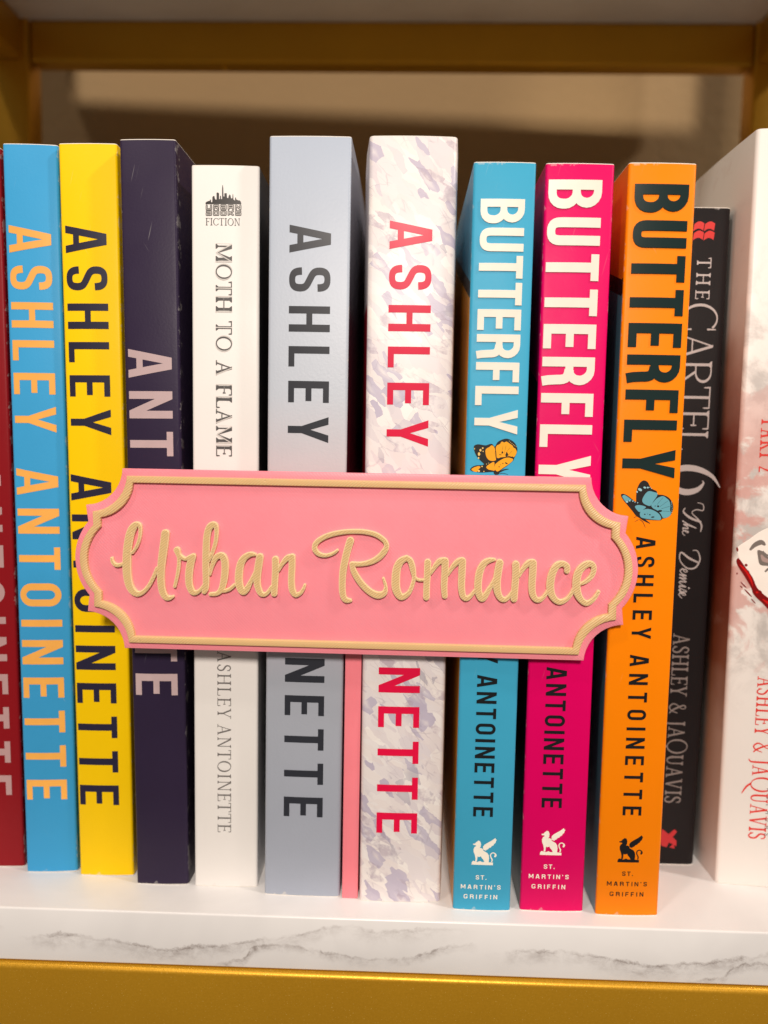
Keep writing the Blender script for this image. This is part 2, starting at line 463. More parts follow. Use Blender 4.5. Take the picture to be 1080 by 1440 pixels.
def roman_line(text, H, length, T=.13, t=.045, srf=1.0, big={}, wide=1.0):
    ws = [RW[c] * big.get(i, 1) for i, c in enumerate(text)]
    sq = min(wide, (length / H - .07 * (len(text) - 1)) / sum(ws))
    ws = [w * sq for w in ws]
    track = (length / H - sum(ws)) / max(1, len(text) - 1)
    out, x = [], 0
    for i, (c, w) in enumerate(zip(text, ws)):
        k = big.get(i, 1)
        g = roman(c, RW[c] * sq, T / k, t / k, srf)
        out += [[((px * k + x) * H, (py * k - (k - 1) * .15) * H) for px, py in p] for p in g]
        x += w + track
    return out

def ell(cx, cy, rx, ry, rot=0, n=16):
    c, s = math.cos(rot), math.sin(rot)
    return [(cx + rx * math.cos(2 * math.pi * k / n) * c - ry * math.sin(2 * math.pi * k / n) * s, cy + rx * math.cos(2 * math.pi * k / n) * s + ry * math.sin(2 * math.pi * k / n) * c) for k in range(n)]

def smoothloop(p, n=4):
    q = []
    L = len(p)
    for i in range(L):
        a, b, c, d = p[i - 1], p[i], p[(i + 1) % L], p[(i + 2) % L]
        for k in range(n):
            t = k / n
            q.append(tuple(0.5 * (2 * b[j] + (c[j] - a[j]) * t + (2 * a[j] - 5 * b[j] + 4 * c[j] - d[j]) * t * t + (3 * b[j] - a[j] - 3 * c[j] + d[j]) * t ** 3) for j in (0, 1)))
    return q

# ------------------------------------------------------------------ materials of the place
def marble_mat():
    """white laminate printed with grey-brown veins that run along the shelf"""
    n = NT('white_marble_laminate', 0.28, 0.5)
    x, y, z = n.xyz()
    wob = n.math('ADD', n.math('MULTIPLY_ADD', n.noise(190, 6, 0.72), 0.0046, -0.0023), n.math('MULTIPLY_ADD', n.noise(60, 3, 0.6), 0.0040, -0.0020))
    zz = n.math('ADD', z, wob)
    u = n.math('FRACT', n.math('MULTIPLY', n.math('ADD', x, 0.1085), 1 / 0.136))   # the print repeats
    lo, hi = -0.016, 0.0
    va = n.curve(u, [(0, -.0095), (.06, -.0085), (.13, -.0078), (.20, -.0082), (.28, -.0098), (.36, -.0108), (.44, -.0094), (.52, -.0078), (.60, -.0062), (.66, -.0036), (.72, -.0022), (.80, -.0030), (.90, -.0024), (1, -.0016)], lo, hi)
    sa = n.curve(u, [(0, 0), (.05, .15), (.12, .8), (.18, .5), (.28, .9), (.36, 1), (.44, .8), (.52, .9), (.58, .35), (.64, .7), (.72, .3), (.82, .5), (.92, .2), (1, 0)], 0, 1)
    vb = n.curve(u, [(0, -.010), (.40, -.0150), (.50, -.0138), (.53, -.0098), (.58, -.0090), (.66, -.0098), (.74, -.0112), (.82, -.0118), (.88, -.0102), (.94, -.0068), (1, -.0062)], lo, hi)
    sb = n.curve(u, [(0, 0), (.40, .05), (.47, .7), (.53, 1), (.6, .6), (.7, .8), (.8, .5), (.88, .9), (.95, .5), (1, 0)], 0, 1)
    def line(vz, st, wd):
        d = n.math('ABSOLUTE', n.math('SUBTRACT', zz, vz))
        return n.math('MULTIPLY', n.math('SUBTRACT', 1.0, n.step(d, 0.0, wd)), st)
    def smear(vz, st, depth):
        d = n.math('SUBTRACT', vz, zz)
        k = n.math('MULTIPLY', n.step(d, 0.0, 0.0003), n.math('SUBTRACT', 1.0, n.step(d, 0.0002, depth)))
        return n.math('MULTIPLY', k, st)
    streak = n.noise(260, 6, 0.75, .4, vec=n.mapping((.7, 1, 1), (0, -.35, 0)))
    k = n.math('ADD', line(va, sa, .0007), line(vb, sb, .0006))
    k2 = n.math('ADD', smear(va, sa, .0058), smear(vb, sb, .0030))
    k2 = n.math('MULTIPLY', k2, n.step(streak, 0.30, 0.75))
    f = n.math('ADD', n.math('MULTIPLY', k, n.math('MULTIPLY', n.step(streak, .25, .70), .88)), n.math('MULTIPLY', k2, 0.9), clamp=True)
    base = n.mix(n.step(n.noise(14, 4, 0.6, 0.6), 0.35, 0.75), (0.80, 0.79, 0.79, 1), (0.70, 0.69, 0.69, 1))
    front = n.math('LESS_THAN', y, 0.0006)
    f = n.math('MULTIPLY', f, front)
    # faint clouds of grey on the top face
    tv = n.math('MULTIPLY', n.step(n.noise(9, 6, 0.6, 1.2, vec=n.mapping((1, 2.2, 1), (0, 0, 0.5))), 0.50, 0.66), 0.16)
    base = n.mix(tv, base, (0.52, 0.52, 0.54, 1))
    n.color(n.mix(n.math('MULTIPLY', f, 0.80), base, (0.24, 0.20, 0.185, 1)))
    n.bump(n.noise(700, 2), 0.03, 0.0002)
    return n.m

def gold_mat():
    n = NT('gold_painted_metal', 0.38, 0.5, 0.55)
    sp = n.noise(2600, 2, 0.6)
    c = n.mix(n.math('MULTIPLY_ADD', n.noise(30, 3), 0.5, 0.2), lin(208, 157, 34), lin(186, 134, 26))
    n.color(n.mix(n.step(sp, 0.66, 0.74), c, lin(245, 205, 110)))
    n.rough(n.math('MULTIPLY_ADD', n.noise(1500, 2), 0.25, 0.28))
    n.bump(n.noise(1900, 2), 0.12, 0.0002)
    return n.m

def wall_mat():
    n = NT('painted_plaster', 0.75, 0.3)
    n.color(n.mix(n.noise(6, 4), lin(160, 134, 96), lin(146, 121, 85)))
    n.bump(n.noise(170, 4), 0.35, 0.002)
    return n.m

M_marble, M_gold, M_wall = marble_mat(), gold_mat(), wall_mat()
M_edge = plain('cut_card_edge', lin(236, 230, 220), 0.7)

# wall behind the bookcase
wall = box('wall', (-1.6, 0, -1.0), (1.6, 0.08, 1.6), M_wall)
wall['kind'] = 'structure'
wall.location = (0, 0.283, 0)
wall.rotation_euler = (0, 0, math.radians(2.6))

# ------------------------------------------------------------------ bookcase
bc = empty('bookcase', (0, 0, 0), label='gold metal bookcase with white marble shelves holding the row of books', category='bookcase')
XL, XR = -0.218, 0.200
box('marble_shelf', (XL + .001, 0, -.0160), (XR - .001, .199, 0), M_marble, bc, .0006)
up = box('marble_shelf', (XL + .001, 0, 0), (XR - .001, .212, .0160), M_marble, bc, .0006)
up.location.z = 0.3505
up_blocker = box('marble_shelf', (XL + .001, 0, 0), (XR - .001, .212, .0160), M_marble, bc, .0006)  # unseen shelf added overhead to keep the steep lamps off the wall
up_blocker.location.z = 0.620
box('front_rail', (XL + .020, -.0012, -.0520), (XR - .020, .0200, -.0162), M_gold, bc, .0016, 4)
box('front_rail', (XL + .020, -.0012, .3140), (XR - .020, .0200, .3503), M_gold, bc, .0016, 4)
box('back_rail', (XL + .0232, .2000, .3300), (XR - .0232, .2110, .3503), M_gold, bc, .0012)
box('back_rail', (XL + .0232, .1995, -.0420), (XR - .0232, .2115, -.0003), M_gold, bc, .0012)
for xs in (XL + .004, XR - .016):
    box('light_blocker_panel', (xs, .0207, .3667), (xs + .012, .262, .6198), M_gold, bc, .0008)  # unseen panels added to block the right-hand lamp from the wall
for x0 in (XL, XR - .0225):
    box('back_post', (x0, .1990, -.60), (x0 + .0225, .2135, 1.05), M_gold, bc, .0012)
    box('front_post', (x0 - .0001, -.0008, -.60), (x0 + .0199, .0205, 1.05), M_gold, bc, .0012)
    box('side_rail', (x0 + .001, .0207, .3302), (x0 + .0195, .1988, .3504), M_gold, bc, .0012)

# ------------------------------------------------------------------ books
# a small fixing under the back rail
bm = bmesh.new()
bmesh.ops.create_uvsphere(bm, u_segments=16, v_segments=8, radius=.0017)
for v in bm.verts: v.co = Vector((v.co.x - .0945, v.co.y + .2055, v.co.z * .7 + .3297))
me = bpy.data.meshes.new('screw'); bm.to_mesh(me); bm.free()
link('screw', me, M_gold, bc, 40)

def book(label, x, y, w, h, lean, yaw, depth, spine, left, right, r=0.8, splay_l=0.0, splay_r=0.0, bow=0.28, paper=None, name='paperback_book'):
    """Empty at the lower left corner of the spine; u to the right, v up, d into the shelf (mm)"""
    root = empty(name, (x * MM, y * MM, 0), (0, math.radians(lean), 0), label=label, category='book', group='books in a row on the marble shelf')
    sk = math.tan(math.radians(yaw))
    th = 0.35
    def bw(u):
        t = (u - r) / (w - 2 * r) * 2 - 1
        return -bow * max(0.0, 1 - t * t)
    def prof(o):
        """outline of the wrapped cover, set in by o"""
        P, seg = [], []
        rr = max(r - o, 0.15)
        P += [(-splay_l + o, depth), (-splay_l + o, 26), (-splay_l * .55 + o, 12)]
        seg += [1, 1, 1]
        for k in range(6):
            a = math.radians(180 + 90 * k / 5)
            P.append((o + rr + rr * math.cos(a), o + rr + rr * math.sin(a))); seg.append(0)
        for k in range(1, 16):
            P.append((o + rr + (w - 2 * o - 2 * rr) * k / 16, o)); seg.append(0)
        for k in range(6):
            a = math.radians(270 + 90 * k / 5)
            P.append((w - o - rr + rr * math.cos(a), o + rr + rr * math.sin(a))); seg.append(0)
        seg[-1] = 2
        P += [(w + splay_r * .55 - o, 12), (w + splay_r - o, 26), (w + splay_r - o, depth)]
        seg += [2, 2, 2]
        return [Vector((u * MM, (d + min(max(u, 0), w) * sk + (bw(u) if d < r * .9 + o else 0)) * MM, 0)) for u, d in P], seg
    outer, seg = prof(0)
    rim, _ = prof(0.12)
    inner, _ = prof(th)
    n = len(outer)
    bm = bmesh.new()
    def loop(pts, z): return [bm.verts.new(p + Vector((0, 0, z * MM))) for p in pts]
    rings = [loop(inner, 0), loop(rim, 0), loop(outer, .22), loop(outer, h - .22), loop(rim, h), loop(inner, h)]
    for a in range(6):
        b = (a + 1) % 6
        for i in range(n - 1):
            f = bm.faces.new([rings[a][i], rings[a][i + 1], rings[b][i + 1], rings[b][i]])
            f.material_index = seg[i] if a == 2 else 3
    for i in (0, n - 1):
        f = bm.faces.new([rings[a][i] for a in range(6)]); f.material_index = 3
    bmesh.ops.recalc_face_normals(bm, faces=bm.faces[:])
    me = bpy.data.meshes.new('cover')
    bm.to_mesh(me); bm.free()
    cov = link('cover', me, [spine, left, right, M_edge], root, 32)
    # pages
    bm = bmesh.new()
    c = [(th + .05, 1.2), (w - th - .05, 1.2), (w + splay_r - th - .05, 26), (w + splay_r - th - .05, depth - .4), (-splay_l + th + .05, depth - .4), (-splay_l + th + .05, 26)]
    lo = [bm.verts.new((u * MM, (d + min(max(u, 0), w) * sk) * MM, .25 * MM)) for u, d in c]
    hi = [bm.verts.new((v.co.x, v.co.y, (h - .5) * MM)) for v in lo]
    bm.faces.new(lo[::-1]); bm.faces.new(hi)
    for i in range(6): bm.faces.new([lo[i], lo[(i + 1) % 6], hi[(i + 1) % 6], hi[i]])
    me = bpy.data.meshes.new('page_block')
    bm.to_mesh(me); bm.free()
    link('page_block', me, paper or M_paper, root)
    def down(u0, v0):            # lettering that reads down the spine
        f = lambda X, Y, d: ((u0 + Y) * MM, ((u0 + Y) * sk + bw(u0 + Y) - d) * MM, (v0 - X) * MM)
        f.grid = 1
        return f
    def flat(u0, v0):            # upright marks
        f = lambda X, Y, d: ((u0 + X) * MM, ((u0 + X) * sk + bw(u0 + X) - d) * MM, (v0 + Y) * MM)
        f.grid = 0
        return f
    return root, cov, down, flat

def paper_mat():
    n = NT('cream_paper_edges', 0.9, 0.2)
    a = n.noise(40, 3, vec=n.mapping((120, 0.6, 0.6)))
    n.color(n.mix(a, lin(238, 226, 204), lin(196, 180, 152)))
    n.bump(a, 0.4, 0.0004)
    return n.m
M_paper = paper_mat()
PRINT = 0.05     # print sits just on the laminate
def ink(name, c, rough=0.4, metallic=0.0): return plain(name, lin(*c) if isinstance(c, tuple) and len(c) == 3 else c, rough, metallic)

# -- red book at the far left
red = laminate('red_cover', lin(142, 22, 30), 0.42, 0.05, size=(16.4, 217.4))
root, cov, down, flat = book('dark red book at the far left end of the row, cut off by the frame', -129.6, 20.0, 16.4, 217.4, -0.5, 0.6, 138, red, red, red)
silver_pink = ink('pinkish_grey_ink', (186, 150, 150))
printed('author_lettering', sans_line('ANTOINETTE', 12.1, 101.8), silver_pink, cov, down(1.3, 125.2), PRINT)
printed('first_name_lettering', sans_line('ASHLEY', 12.1, 59.2), silver_pink, cov, down(1.3, 195.0), PRINT)

# -- sky blue book
blue = laminate('sky_blue_cover', lin(62, 160, 214), 0.40, 0.06, size=(15.4, 217.6))
root, cov, down, flat = book('sky blue book with light orange lettering, between the dark red and the yellow book', -111.1, 17.5, 15.4, 217.6, -0.49, 4.3, 138, blue, blue, blue)
amber = ink('light_orange_ink', (246, 178, 84))
printed('first_name_lettering', sans_line('ASHLEY', 11.9, 59.2), amber, cov, down(1.1, 195.0), PRINT)
printed('author_lettering', sans_line('ANTOINETTE', 12.1, 101.8), amber, cov, down(0.95, 125.2), PRINT)

# -- yellow book
yel = laminate('yellow_cover', lin(250, 206, 6), 0.42, 0.04, size=(16.65, 217.5))
root, cov, down, flat = book('bright yellow book with dark navy capitals down its spine', -94.1, 16.9, 16.65, 217.5, -0.64, 0.8, 138, yel, yel, yel)
navyink = ink('navy_ink', (34, 30, 56))
printed('first_name_lettering', sans_line('ASHLEY', 11.85, 59.6), navyink, cov, down(1.35, 194.85), PRINT)
printed('author_lettering', sans_line('ANTOINETTE', 12.0, 101.1), navyink, cov, down(0.8, 123.8), PRINT)

# -- dark purple book
pur = laminate('dark_purple_cover', lin(48, 38, 62), 0.40, 0.12, wear=0.12, size=(15.75, 217.3), rub=.25)
root, cov, down, flat = book('dark purple book with pinkish grey lettering, between the yellow and a white book', -75.1, 13.3, 15.75, 217.3, -0.68, 0.7, 138, pur, pur, pur, splay_r=0.6)
printed('author_lettering', sans_line('ANTOINETTE', 12.45, 101.0), ink('rose_grey_ink', (196, 172, 174)), cov, down(1.15, 159.9), PRINT)

# -- white book with the serif title
white = laminate('white_cover', lin(240, 237, 234), 0.34, 0.03, size=(19, 210.6))
def moth_side():
    n = NT('black_and_white_cover', 0.36)
    z = n.xyz()[2]
    n.color(n.ramp(n.math('MULTIPLY', z, 1 / 0.2106), [(0, (.78, .77, .75)), (.42, (.72, .70, .69)), (.58, (.02, .02, .022)), (1, (.015, .015, .017))]))
    return n.m
root, cov, down, flat = book('white book with outlined serif title and a skyline logo near its top', -57.4, 13.3, 19.0, 210.6, -0.04, 1.2, 138, white, white, moth_side())
grey_ink, pale = ink('charcoal_ink', (84, 82, 82)), ink('pale_grey_ink', (214, 209, 204))
T1 = roman_line('MOTH TO A FLAME', 4.6, 59.5, .17, .07, .8, wide=1.2)
T2 = roman_line('MOTH TO A FLAME', 4.6, 59.5, .07, .01, 0, wide=1.2)
printed('title_lettering', [(T1, PRINT, PRINT, 0), (T2, PRINT + .02, PRINT + .02, 1)], [grey_ink, pale], cov, down(6.85, 189.5))
A1 = roman_line('ASHLEY', 4.0, 20.4, .115, .045)
A2 = [[(x + 22.2, y) for x, y in p] for p in roman_line('ANTOINETTE', 4.0, 33.3, .115, .045)]
printed('author_lettering', A1 + A2, ink('soft_grey_ink', (110, 106, 104)), cov, down(7.1, 72.8), PRINT)
def mm_moth(p): return [(2.1681 + .01289 * x, 207.229 - .01247 * y + .00021 * x) for x, y in p]
sky = [(145, 580), (145, 548), (165, 530), (205, 512), (240, 510), (240, 475), (262, 490), (266, 535), (292, 540), (296, 420), (310, 418), (312, 402), (340, 408), (350, 460), (368, 485), (386, 480), (386, 335), (412, 328), (440, 345), (440, 475), (458, 470), (462, 405), (472, 395), (482, 410), (484, 472), (505, 472), (507, 240), (515, 170), (524, 170), (532, 240), (536, 415), (556, 415), (556, 345), (606, 345), (612, 440), (640, 455), (648, 405), (672, 370), (690, 395), (700, 455), (728, 455), (734, 375), (740, 350), (746, 375), (752, 480), (785, 505), (788, 440), (805, 435), (812, 478), (860, 500), (890, 500), (915, 540), (922, 582)]
logo = [mm_moth(sky)]
inl = []
def techno(ch, x0, y0, x1, y1, out, w):
    f = lambda p: [(x0 + a * (x1 - x0), y0 + b * (y1 - y0)) for a, b in p]
    P = dict(U=[[(0, 0), (0, 1), (1, 1), (1, 0)]], R=[[(0, 1), (0, 0), (1, 0), (1, .5), (.2, .5)], [(.5, .5), (1, 1)]], B=[[(0, 0), (1, 0), (1, .45), (0, .5), (0, 1), (1, 1), (1, .5), (.2, .5)]], A=[[(0, 1), (0, 0), (1, 0), (1, 1)], [(0, .55), (1, .55)]], N=[[(0, 1), (0, 0), (1, 1), (1, 0)]], O=[[(0, 0), (1, 0), (1, 1), (0, 1), (0, 0)]], K=[[(0, 0), (0, 1)], [(1, 0), (.15, .5), (1, 1)]], S=[[(1, 0), (0, 0), (0, .5), (1, .5), (1, 1), (0, 1)]])[ch]
    for q in P:
        q = f(q)
        for a, b in zip(q, q[1:]): out += stroke(mm_moth([a, b]), w) + [ell(*mm_moth([a])[0], w / 2, w / 2, n=8), ell(*mm_moth([b])[0], w / 2, w / 2, n=8)]
for row, yt, yb in (('URBAN', 610, 690), ('BOOKS', 735, 812)):
    for i, c in enumerate(row):
        x0 = 170 + i * 159
        techno(c, x0, yt, x0 + 95, yb, logo, .56)
        techno(c, x0, yt, x0 + 95, yb, inl, .16)
printed('publisher_emblem', [(logo, PRINT, PRINT, 0), (inl, PRINT + .02, PRINT + .02, 1)], [ink('black_ink', (34, 30, 28)), pale], cov, flat(0, 0))
printed('imprint_lettering', roman_line('FICTION', 2.0, 9.7, .12, .05), grey_ink, cov, flat(4.05, 194.3), PRINT)

# -- grey blue book
def grey_spine():
    n = NT('grey_blue_cover', 0.42, 0.4)
    z = n.xyz()[2]
    c = n.ramp(n.math('MULTIPLY', z, 1 / 0.2173), [(0, lin(170, 178, 194)), (.30, lin(172, 178, 190)), (.50, lin(196, 186, 194)), (.56, lin(206, 196, 200)), (.68, lin(190, 198, 210)), (1, lin(178, 190, 208))])
    n.color(rubbed(n, n.mix(1.0, c, n.math('MULTIPLY_ADD', n.noise(60, 4), .08, .95), 'MULTIPLY'), 22.5, 217.3, .6))
    n.bump(n.math('ADD', n.noise(1400, 2), n.math('MULTIPLY', n.noise(40, 2), 3.0)), .1, .0003)
    return n.m
def grey_side():
    n = NT('shaded_grey_crimson_cover', 0.4)
    z = n.xyz()[2]
    n.color(n.ramp(n.math('MULTIPLY', z, 1 / 0.2173), [(0, lin(150, 150, 165)), (.45, lin(150, 60, 90)), (.62, lin(120, 28, 56)), (.80, lin(70, 62, 76)), (.92, lin(120, 122, 136)), (1, lin(160, 168, 184))]))  # dark greys towards the top are shade painted into the cover colour
    return n.m
gs = grey_spine()
root, cov, down, flat = book('thick grey blue book with charcoal capitals, left of the pink post of the plaque', -35.6, 10.2, 22.5, 217.3, 0.12, -0.5, 138, gs, gs, grey_side(), splay_r=0.5)
char = ink('slate_ink', (40, 43, 52))
printed('first_name_lettering', sans_line('ASHLEY', 11.45, 59.5), char, cov, down(5.8, 193.8), PRINT)
printed('author_lettering', sans_line('ANTOINETTE', 11.5, 97.0), char, cov, down(5.6, 121.6), PRINT)

# -- white book printed with crumpled paper
def crumple():
    n = NT('crumpled_white_print', 0.36, 0.3)
    def warp(scale, amt):
        vm = n.n('ShaderNodeVectorMath', operation='MULTIPLY_ADD')
        n.put(vm.inputs[0], n.noise(scale, 4, .6, out='Color')); vm.inputs[1].default_value = (amt,) * 3; n.put(vm.inputs[2], n.co)
        return vm.outputs[0]
    w1, w2 = warp(90, .0045), warp(110, .003)
    def cells(scale, sc, rot, vec): return n.xyz(n.vor(scale, n.mapping(sc, vec=n.mapping(rot=(0, rot, 0), vec=vec)), metric='MANHATTAN'))
    a = cells(215, (1.6, .2, .6), .7, w1)
    b = cells(260, (.55, .2, 1.5), -.5, w1)
    c = cells(330, (1.3, .2, .6), .35, w2)
    big = n.noise(34, 3, .6)
    # broad facets of slightly different whites
    base = n.mix(a[0], lin(250, 246, 243), lin(224, 216, 222))
    base = n.mix(n.math('MULTIPLY', b[1], .45), base, lin(236, 224, 220))
    # shards of lavender shade, cut off along the fold lines
    sh = n.math('MULTIPLY', n.step(a[2], .83, .85), n.math('MULTIPLY_ADD', n.step(n.vor(215, n.mapping((1.6, .2, .6), vec=n.mapping(rot=(0, .7, 0), vec=w1)), 'Distance', metric='MANHATTAN'), .1, .7), .85, .15))
    base = n.mix(n.math('MULTIPLY', sh, .58), base, lin(168, 160, 194))
    sh2 = n.math('MULTIPLY', n.step(b[2], .86, .87), n.step(n.noise(170, 4, .7), .40, .62))
    base = n.mix(n.math('MULTIPLY', sh2, .6), base, lin(176, 160, 178))
    sh3 = n.math('MULTIPLY', n.step(c[0], .86, .87), n.step(big, .46, .60))
    base = n.mix(n.math('MULTIPLY', sh3, .6), base, lin(168, 164, 180))
    # crease lines
    for sc, st, rot, wd, amt in ((110, (1.5, .2, .5), .7, .022, .35), (190, (.5, .2, 1.4), -.5, .025, .28)):
        d = n.vor(sc, n.mapping(st, vec=n.mapping(rot=(0, rot, 0), vec=w1)), 'Distance', 'DISTANCE_TO_EDGE')
        ln = n.math('MULTIPLY', n.math('SUBTRACT', 1.0, n.step(d, 0.0, wd)), n.step(n.noise(130, 3), .47, .60))
        base = n.mix(n.math('MULTIPLY', ln, amt), base, lin(168, 156, 172))
    n.color(rubbed(n, base, 23.9, 216.9, .5))
    n.bump(n.noise(45, 2), .12, .0006)
    return n.m
cr = crumple()
def crimson_side():
    n = NT('white_and_crimson_cover', 0.36)
    z = n.xyz()[2]
    n.color(n.ramp(n.math('MULTIPLY', z, 1 / 0.217), [(0, lin(176, 6, 40)), (.79, lin(176, 6, 40)), (.80, lin(228, 222, 226)), (1, lin(232, 226, 228))]))
    return n.m
root, cov, down, flat = book('thick white book printed with lavender creases and crimson capitals', -7.2, 8.5, 23.9, 216.9, -0.16, 1.0, 138, cr, crimson_side(), cr, r=1.4, splay_l=2.2, splay_r=1.6, bow=.4)
crim = ink('crimson_ink', (224, 0, 64), .35)
printed('first_name_lettering', sans_line('ASHLEY', 11.6, 61.0), crim, cov, down(5.9, 194.7), PRINT)
printed('author_lettering', sans_line('ANTOINETTE', 11.85, 100.6), crim, cov, down(4.75, 121.8), PRINT)

# -- three books of one series
GR_BODY = [(250, 300), (290, 292), (310, 265), (338, 248), (345, 232), (356, 246), (370, 238), (388, 262), (398, 300), (394, 345), (378, 375), (400, 372), (430, 385), (445, 420), (480, 440), (520, 462), (546, 505), (553, 560), (548, 625), (560, 632), (628, 636), (628, 684), (236, 684), (240, 640), (262, 612), (300, 622), (306, 570), (290, 500), (268, 450), (264, 400), (280, 360), (312, 335), (296, 322), (262, 322)]
GR_GAP = [(342, 525), (362, 540), (400, 528), (416, 552), (450, 588), (470, 628), (380, 628), (392, 612), (350, 622), (332, 622)]
GR_WING = [(440, 400), (436, 345), (462, 310), (520, 272), (590, 232), (658, 182), (664, 206), (684, 214), (668, 244), (664, 270), (636, 292), (626, 318), (596, 332), (580, 356), (548, 366), (525, 394), (500, 400), (492, 418), (470, 412)]
GR_TAIL = [(602, 620, 20), (610, 585, 22), (590, 545, 20), (578, 505, 20), (592, 470, 18), (630, 456, 18), (664, 475, 22), (672, 500, 36), (662, 520, 34)]
def emblem(cx, cy, k=1.0):
    """winged seated griffin, facing left; outline unit 0.0163 mm"""
    f = lambda p: [(cx + (x - 440) * .0157 * k, cy - (y - 435) * .0163 * k) for x, y in p]
    body = [p for p in (GR_BODY,)]
    # body minus the gap between the legs: built as left part, right part and base
    left = GR_BODY[:9] + GR_BODY[9:13] + [(440, 470), (416, 552), (400, 528), (362, 540), (342, 525), (332, 622), (332, 640), (262, 640)] + GR_BODY[25:]
    right = [(400, 380), (430, 385), (445, 420), (480, 440), (520, 462), (546, 505), (553, 560), (548, 640), (480, 640), (470, 628), (450, 588), (416, 552), (405, 520), (390, 470)]
    base = [(236, 684), (240, 640), (262, 612), (300, 622), (340, 632), (392, 612), (420, 628), (560, 632), (628, 636), (628, 684)]
    lft = [(250, 300), (290, 292), (310, 265), (338, 248), (345, 232), (356, 246), (370, 238), (388, 262), (398, 300), (394, 345), (378, 375), (400, 372), (430, 385), (440, 470), (405, 526), (362, 540), (342, 525), (332, 622), (300, 622), (306, 570), (290, 500), (268, 450), (264, 400), (280, 360), (312, 335), (296, 322), (262, 322)]
    return [f(lft), f(right), f(base), f(GR_WING)] + [f(q) for q in stroke(spline(GR_TAIL, 4), caps=True)]
def imprint(cov, flat, m, cu, vS, vM, vG, H=1.3):
    def cen(t, L, y, tr=None):
        return [[(x + cu - L / 2, yy + y) for x, yy in p] for p in sans_line(t, H, L, .19, .17, 1.35, tr)]
    printed('imprint_lettering', cen('ST.', 3.1, vS) + cen("MARTIN'S", 11.5, vM) + cen('GRIFFIN', 9.7, vG), m, cov, flat(0, 0), PRINT)
def banded(name, top, low, zb, rough=.36):
    n = NT(name, rough)
    x, y, z = n.xyz()
    zz = n.math('SUBTRACT', z, n.math('MULTIPLY', n.math('ABSOLUTE', n.math('SUBTRACT', y, .002)), .35))
    a = n.math('GREATER_THAN', zz, zb + .0022)
    b = n.math('GREATER_THAN', zz, zb - .0022)
    n.color(n.mix(a, n.mix(b, low, (.012, .012, .014, 1)), top))
    return n.m
RAISED = .22

# cyan
cy = laminate('cyan_cover', lin(66, 170, 208), .42, .05, size=(16.6, 209.4))
root, cov, down, flat = book('cyan book with cream title and amber butterfly, left of the magenta book', 20.2, 5.9, 16.6, 209.4, 0.02, 0.3, 138, cy, banded('cyan_and_amber_cover', lin(60, 150, 185), lin(238, 160, 20), .1765), cy)
cream = ink('cream_ink', (246, 240, 226), .38)
black_ink = ink('black_foil_ink', (20, 22, 26), .3)
printed('title_lettering', sans_line('BUTTERFLY', 11.75, 62.3, .175, .15, .9), cream, cov, down(2.1, 199.8), 0, RAISED)
printed('first_name_lettering', sans_line('ASHLEY', 5.6, 25.5, .155, .15, .95), black_ink, cov, down(5.05, 98.9), 0, .12)
printed('author_lettering', sans_line('ANTOINETTE', 5.65, 41.5, .155, .15, .95), black_ink, cov, down(5.0, 69.95), 0, .12)
printed('publisher_emblem', emblem(8.2, 18.0), cream, cov, flat(0, 0), PRINT)
imprint(cov, flat, cream, 7.85, 9.5, 6.55, 3.6)
def bf(p, k): return [(k[0][0] + k[0][1] * x + k[0][2] * y, k[1][0] + k[1][1] * x + k[1][2] * y) for x, y in p]
KB = ((-.15367, .01444, .00045), (138.4244, .00027, -.01444))
dark = [smoothloop([(150, 330), (165, 285), (230, 265), (300, 275), (380, 285), (450, 262), (500, 262), (545, 310), (600, 225), (690, 175), (780, 160), (870, 195), (940, 260), (975, 350), (960, 440), (915, 530), (900, 570), (800, 660), (700, 730), (610, 800), (540, 790), (480, 790), (340, 800), (260, 800), (130, 780), (80, 745), (120, 695), (200, 665), (300, 660), (340, 640), (280, 580), (210, 500), (165, 410)]),
        smoothloop([(530, 790), (600, 760), (640, 790), (620, 835), (560, 845), (530, 820)])] + stroke(spline([(640, 790, 26), (720, 750, 24), (810, 735, 10)])) + stroke(spline([(640, 825, 10), (710, 815, 10), (800, 842, 6)]))
wing = [smoothloop([(370, 380), (400, 340), (440, 320), (490, 285), (540, 330), (560, 420), (570, 520), (560, 570), (480, 580), (420, 550), (380, 480)]),
        smoothloop([(585, 290), (640, 262), (680, 215), (725, 232), (770, 215), (830, 255), (880, 290), (905, 330), (935, 345), (962, 400), (945, 460), (905, 510), (820, 490), (740, 505), (650, 515), (590, 540), (575, 430), (565, 340)]),
        smoothloop([(560, 640), (640, 575), (740, 525), (830, 520), (895, 560), (800, 650), (700, 715), (600, 780), (550, 740), (545, 690)]),
        smoothloop([(385, 695), (440, 645), (530, 600), (540, 680), (545, 760), (480, 755), (420, 740)]),
        smoothloop([(105, 745), (150, 705), (240, 680), (275, 700), (240, 740), (215, 785), (150, 780)])]
dots = [ell(275, 378, 20, 24), ell(318, 338, 16, 16), ell(248, 450, 22, 34), ell(240, 525, 14, 18), ell(245, 772, 20, 18), ell(325, 400, 10, 12), ell(165, 350, 8, 14), ell(305, 685, 14, 12), ell(390, 640, 8, 8), ell(430, 622, 7, 8), ell(340, 780, 10, 10)] + [ell(820 + i * 26, 205 + i * 26 - i * i, 7, 7) for i in range(6)]
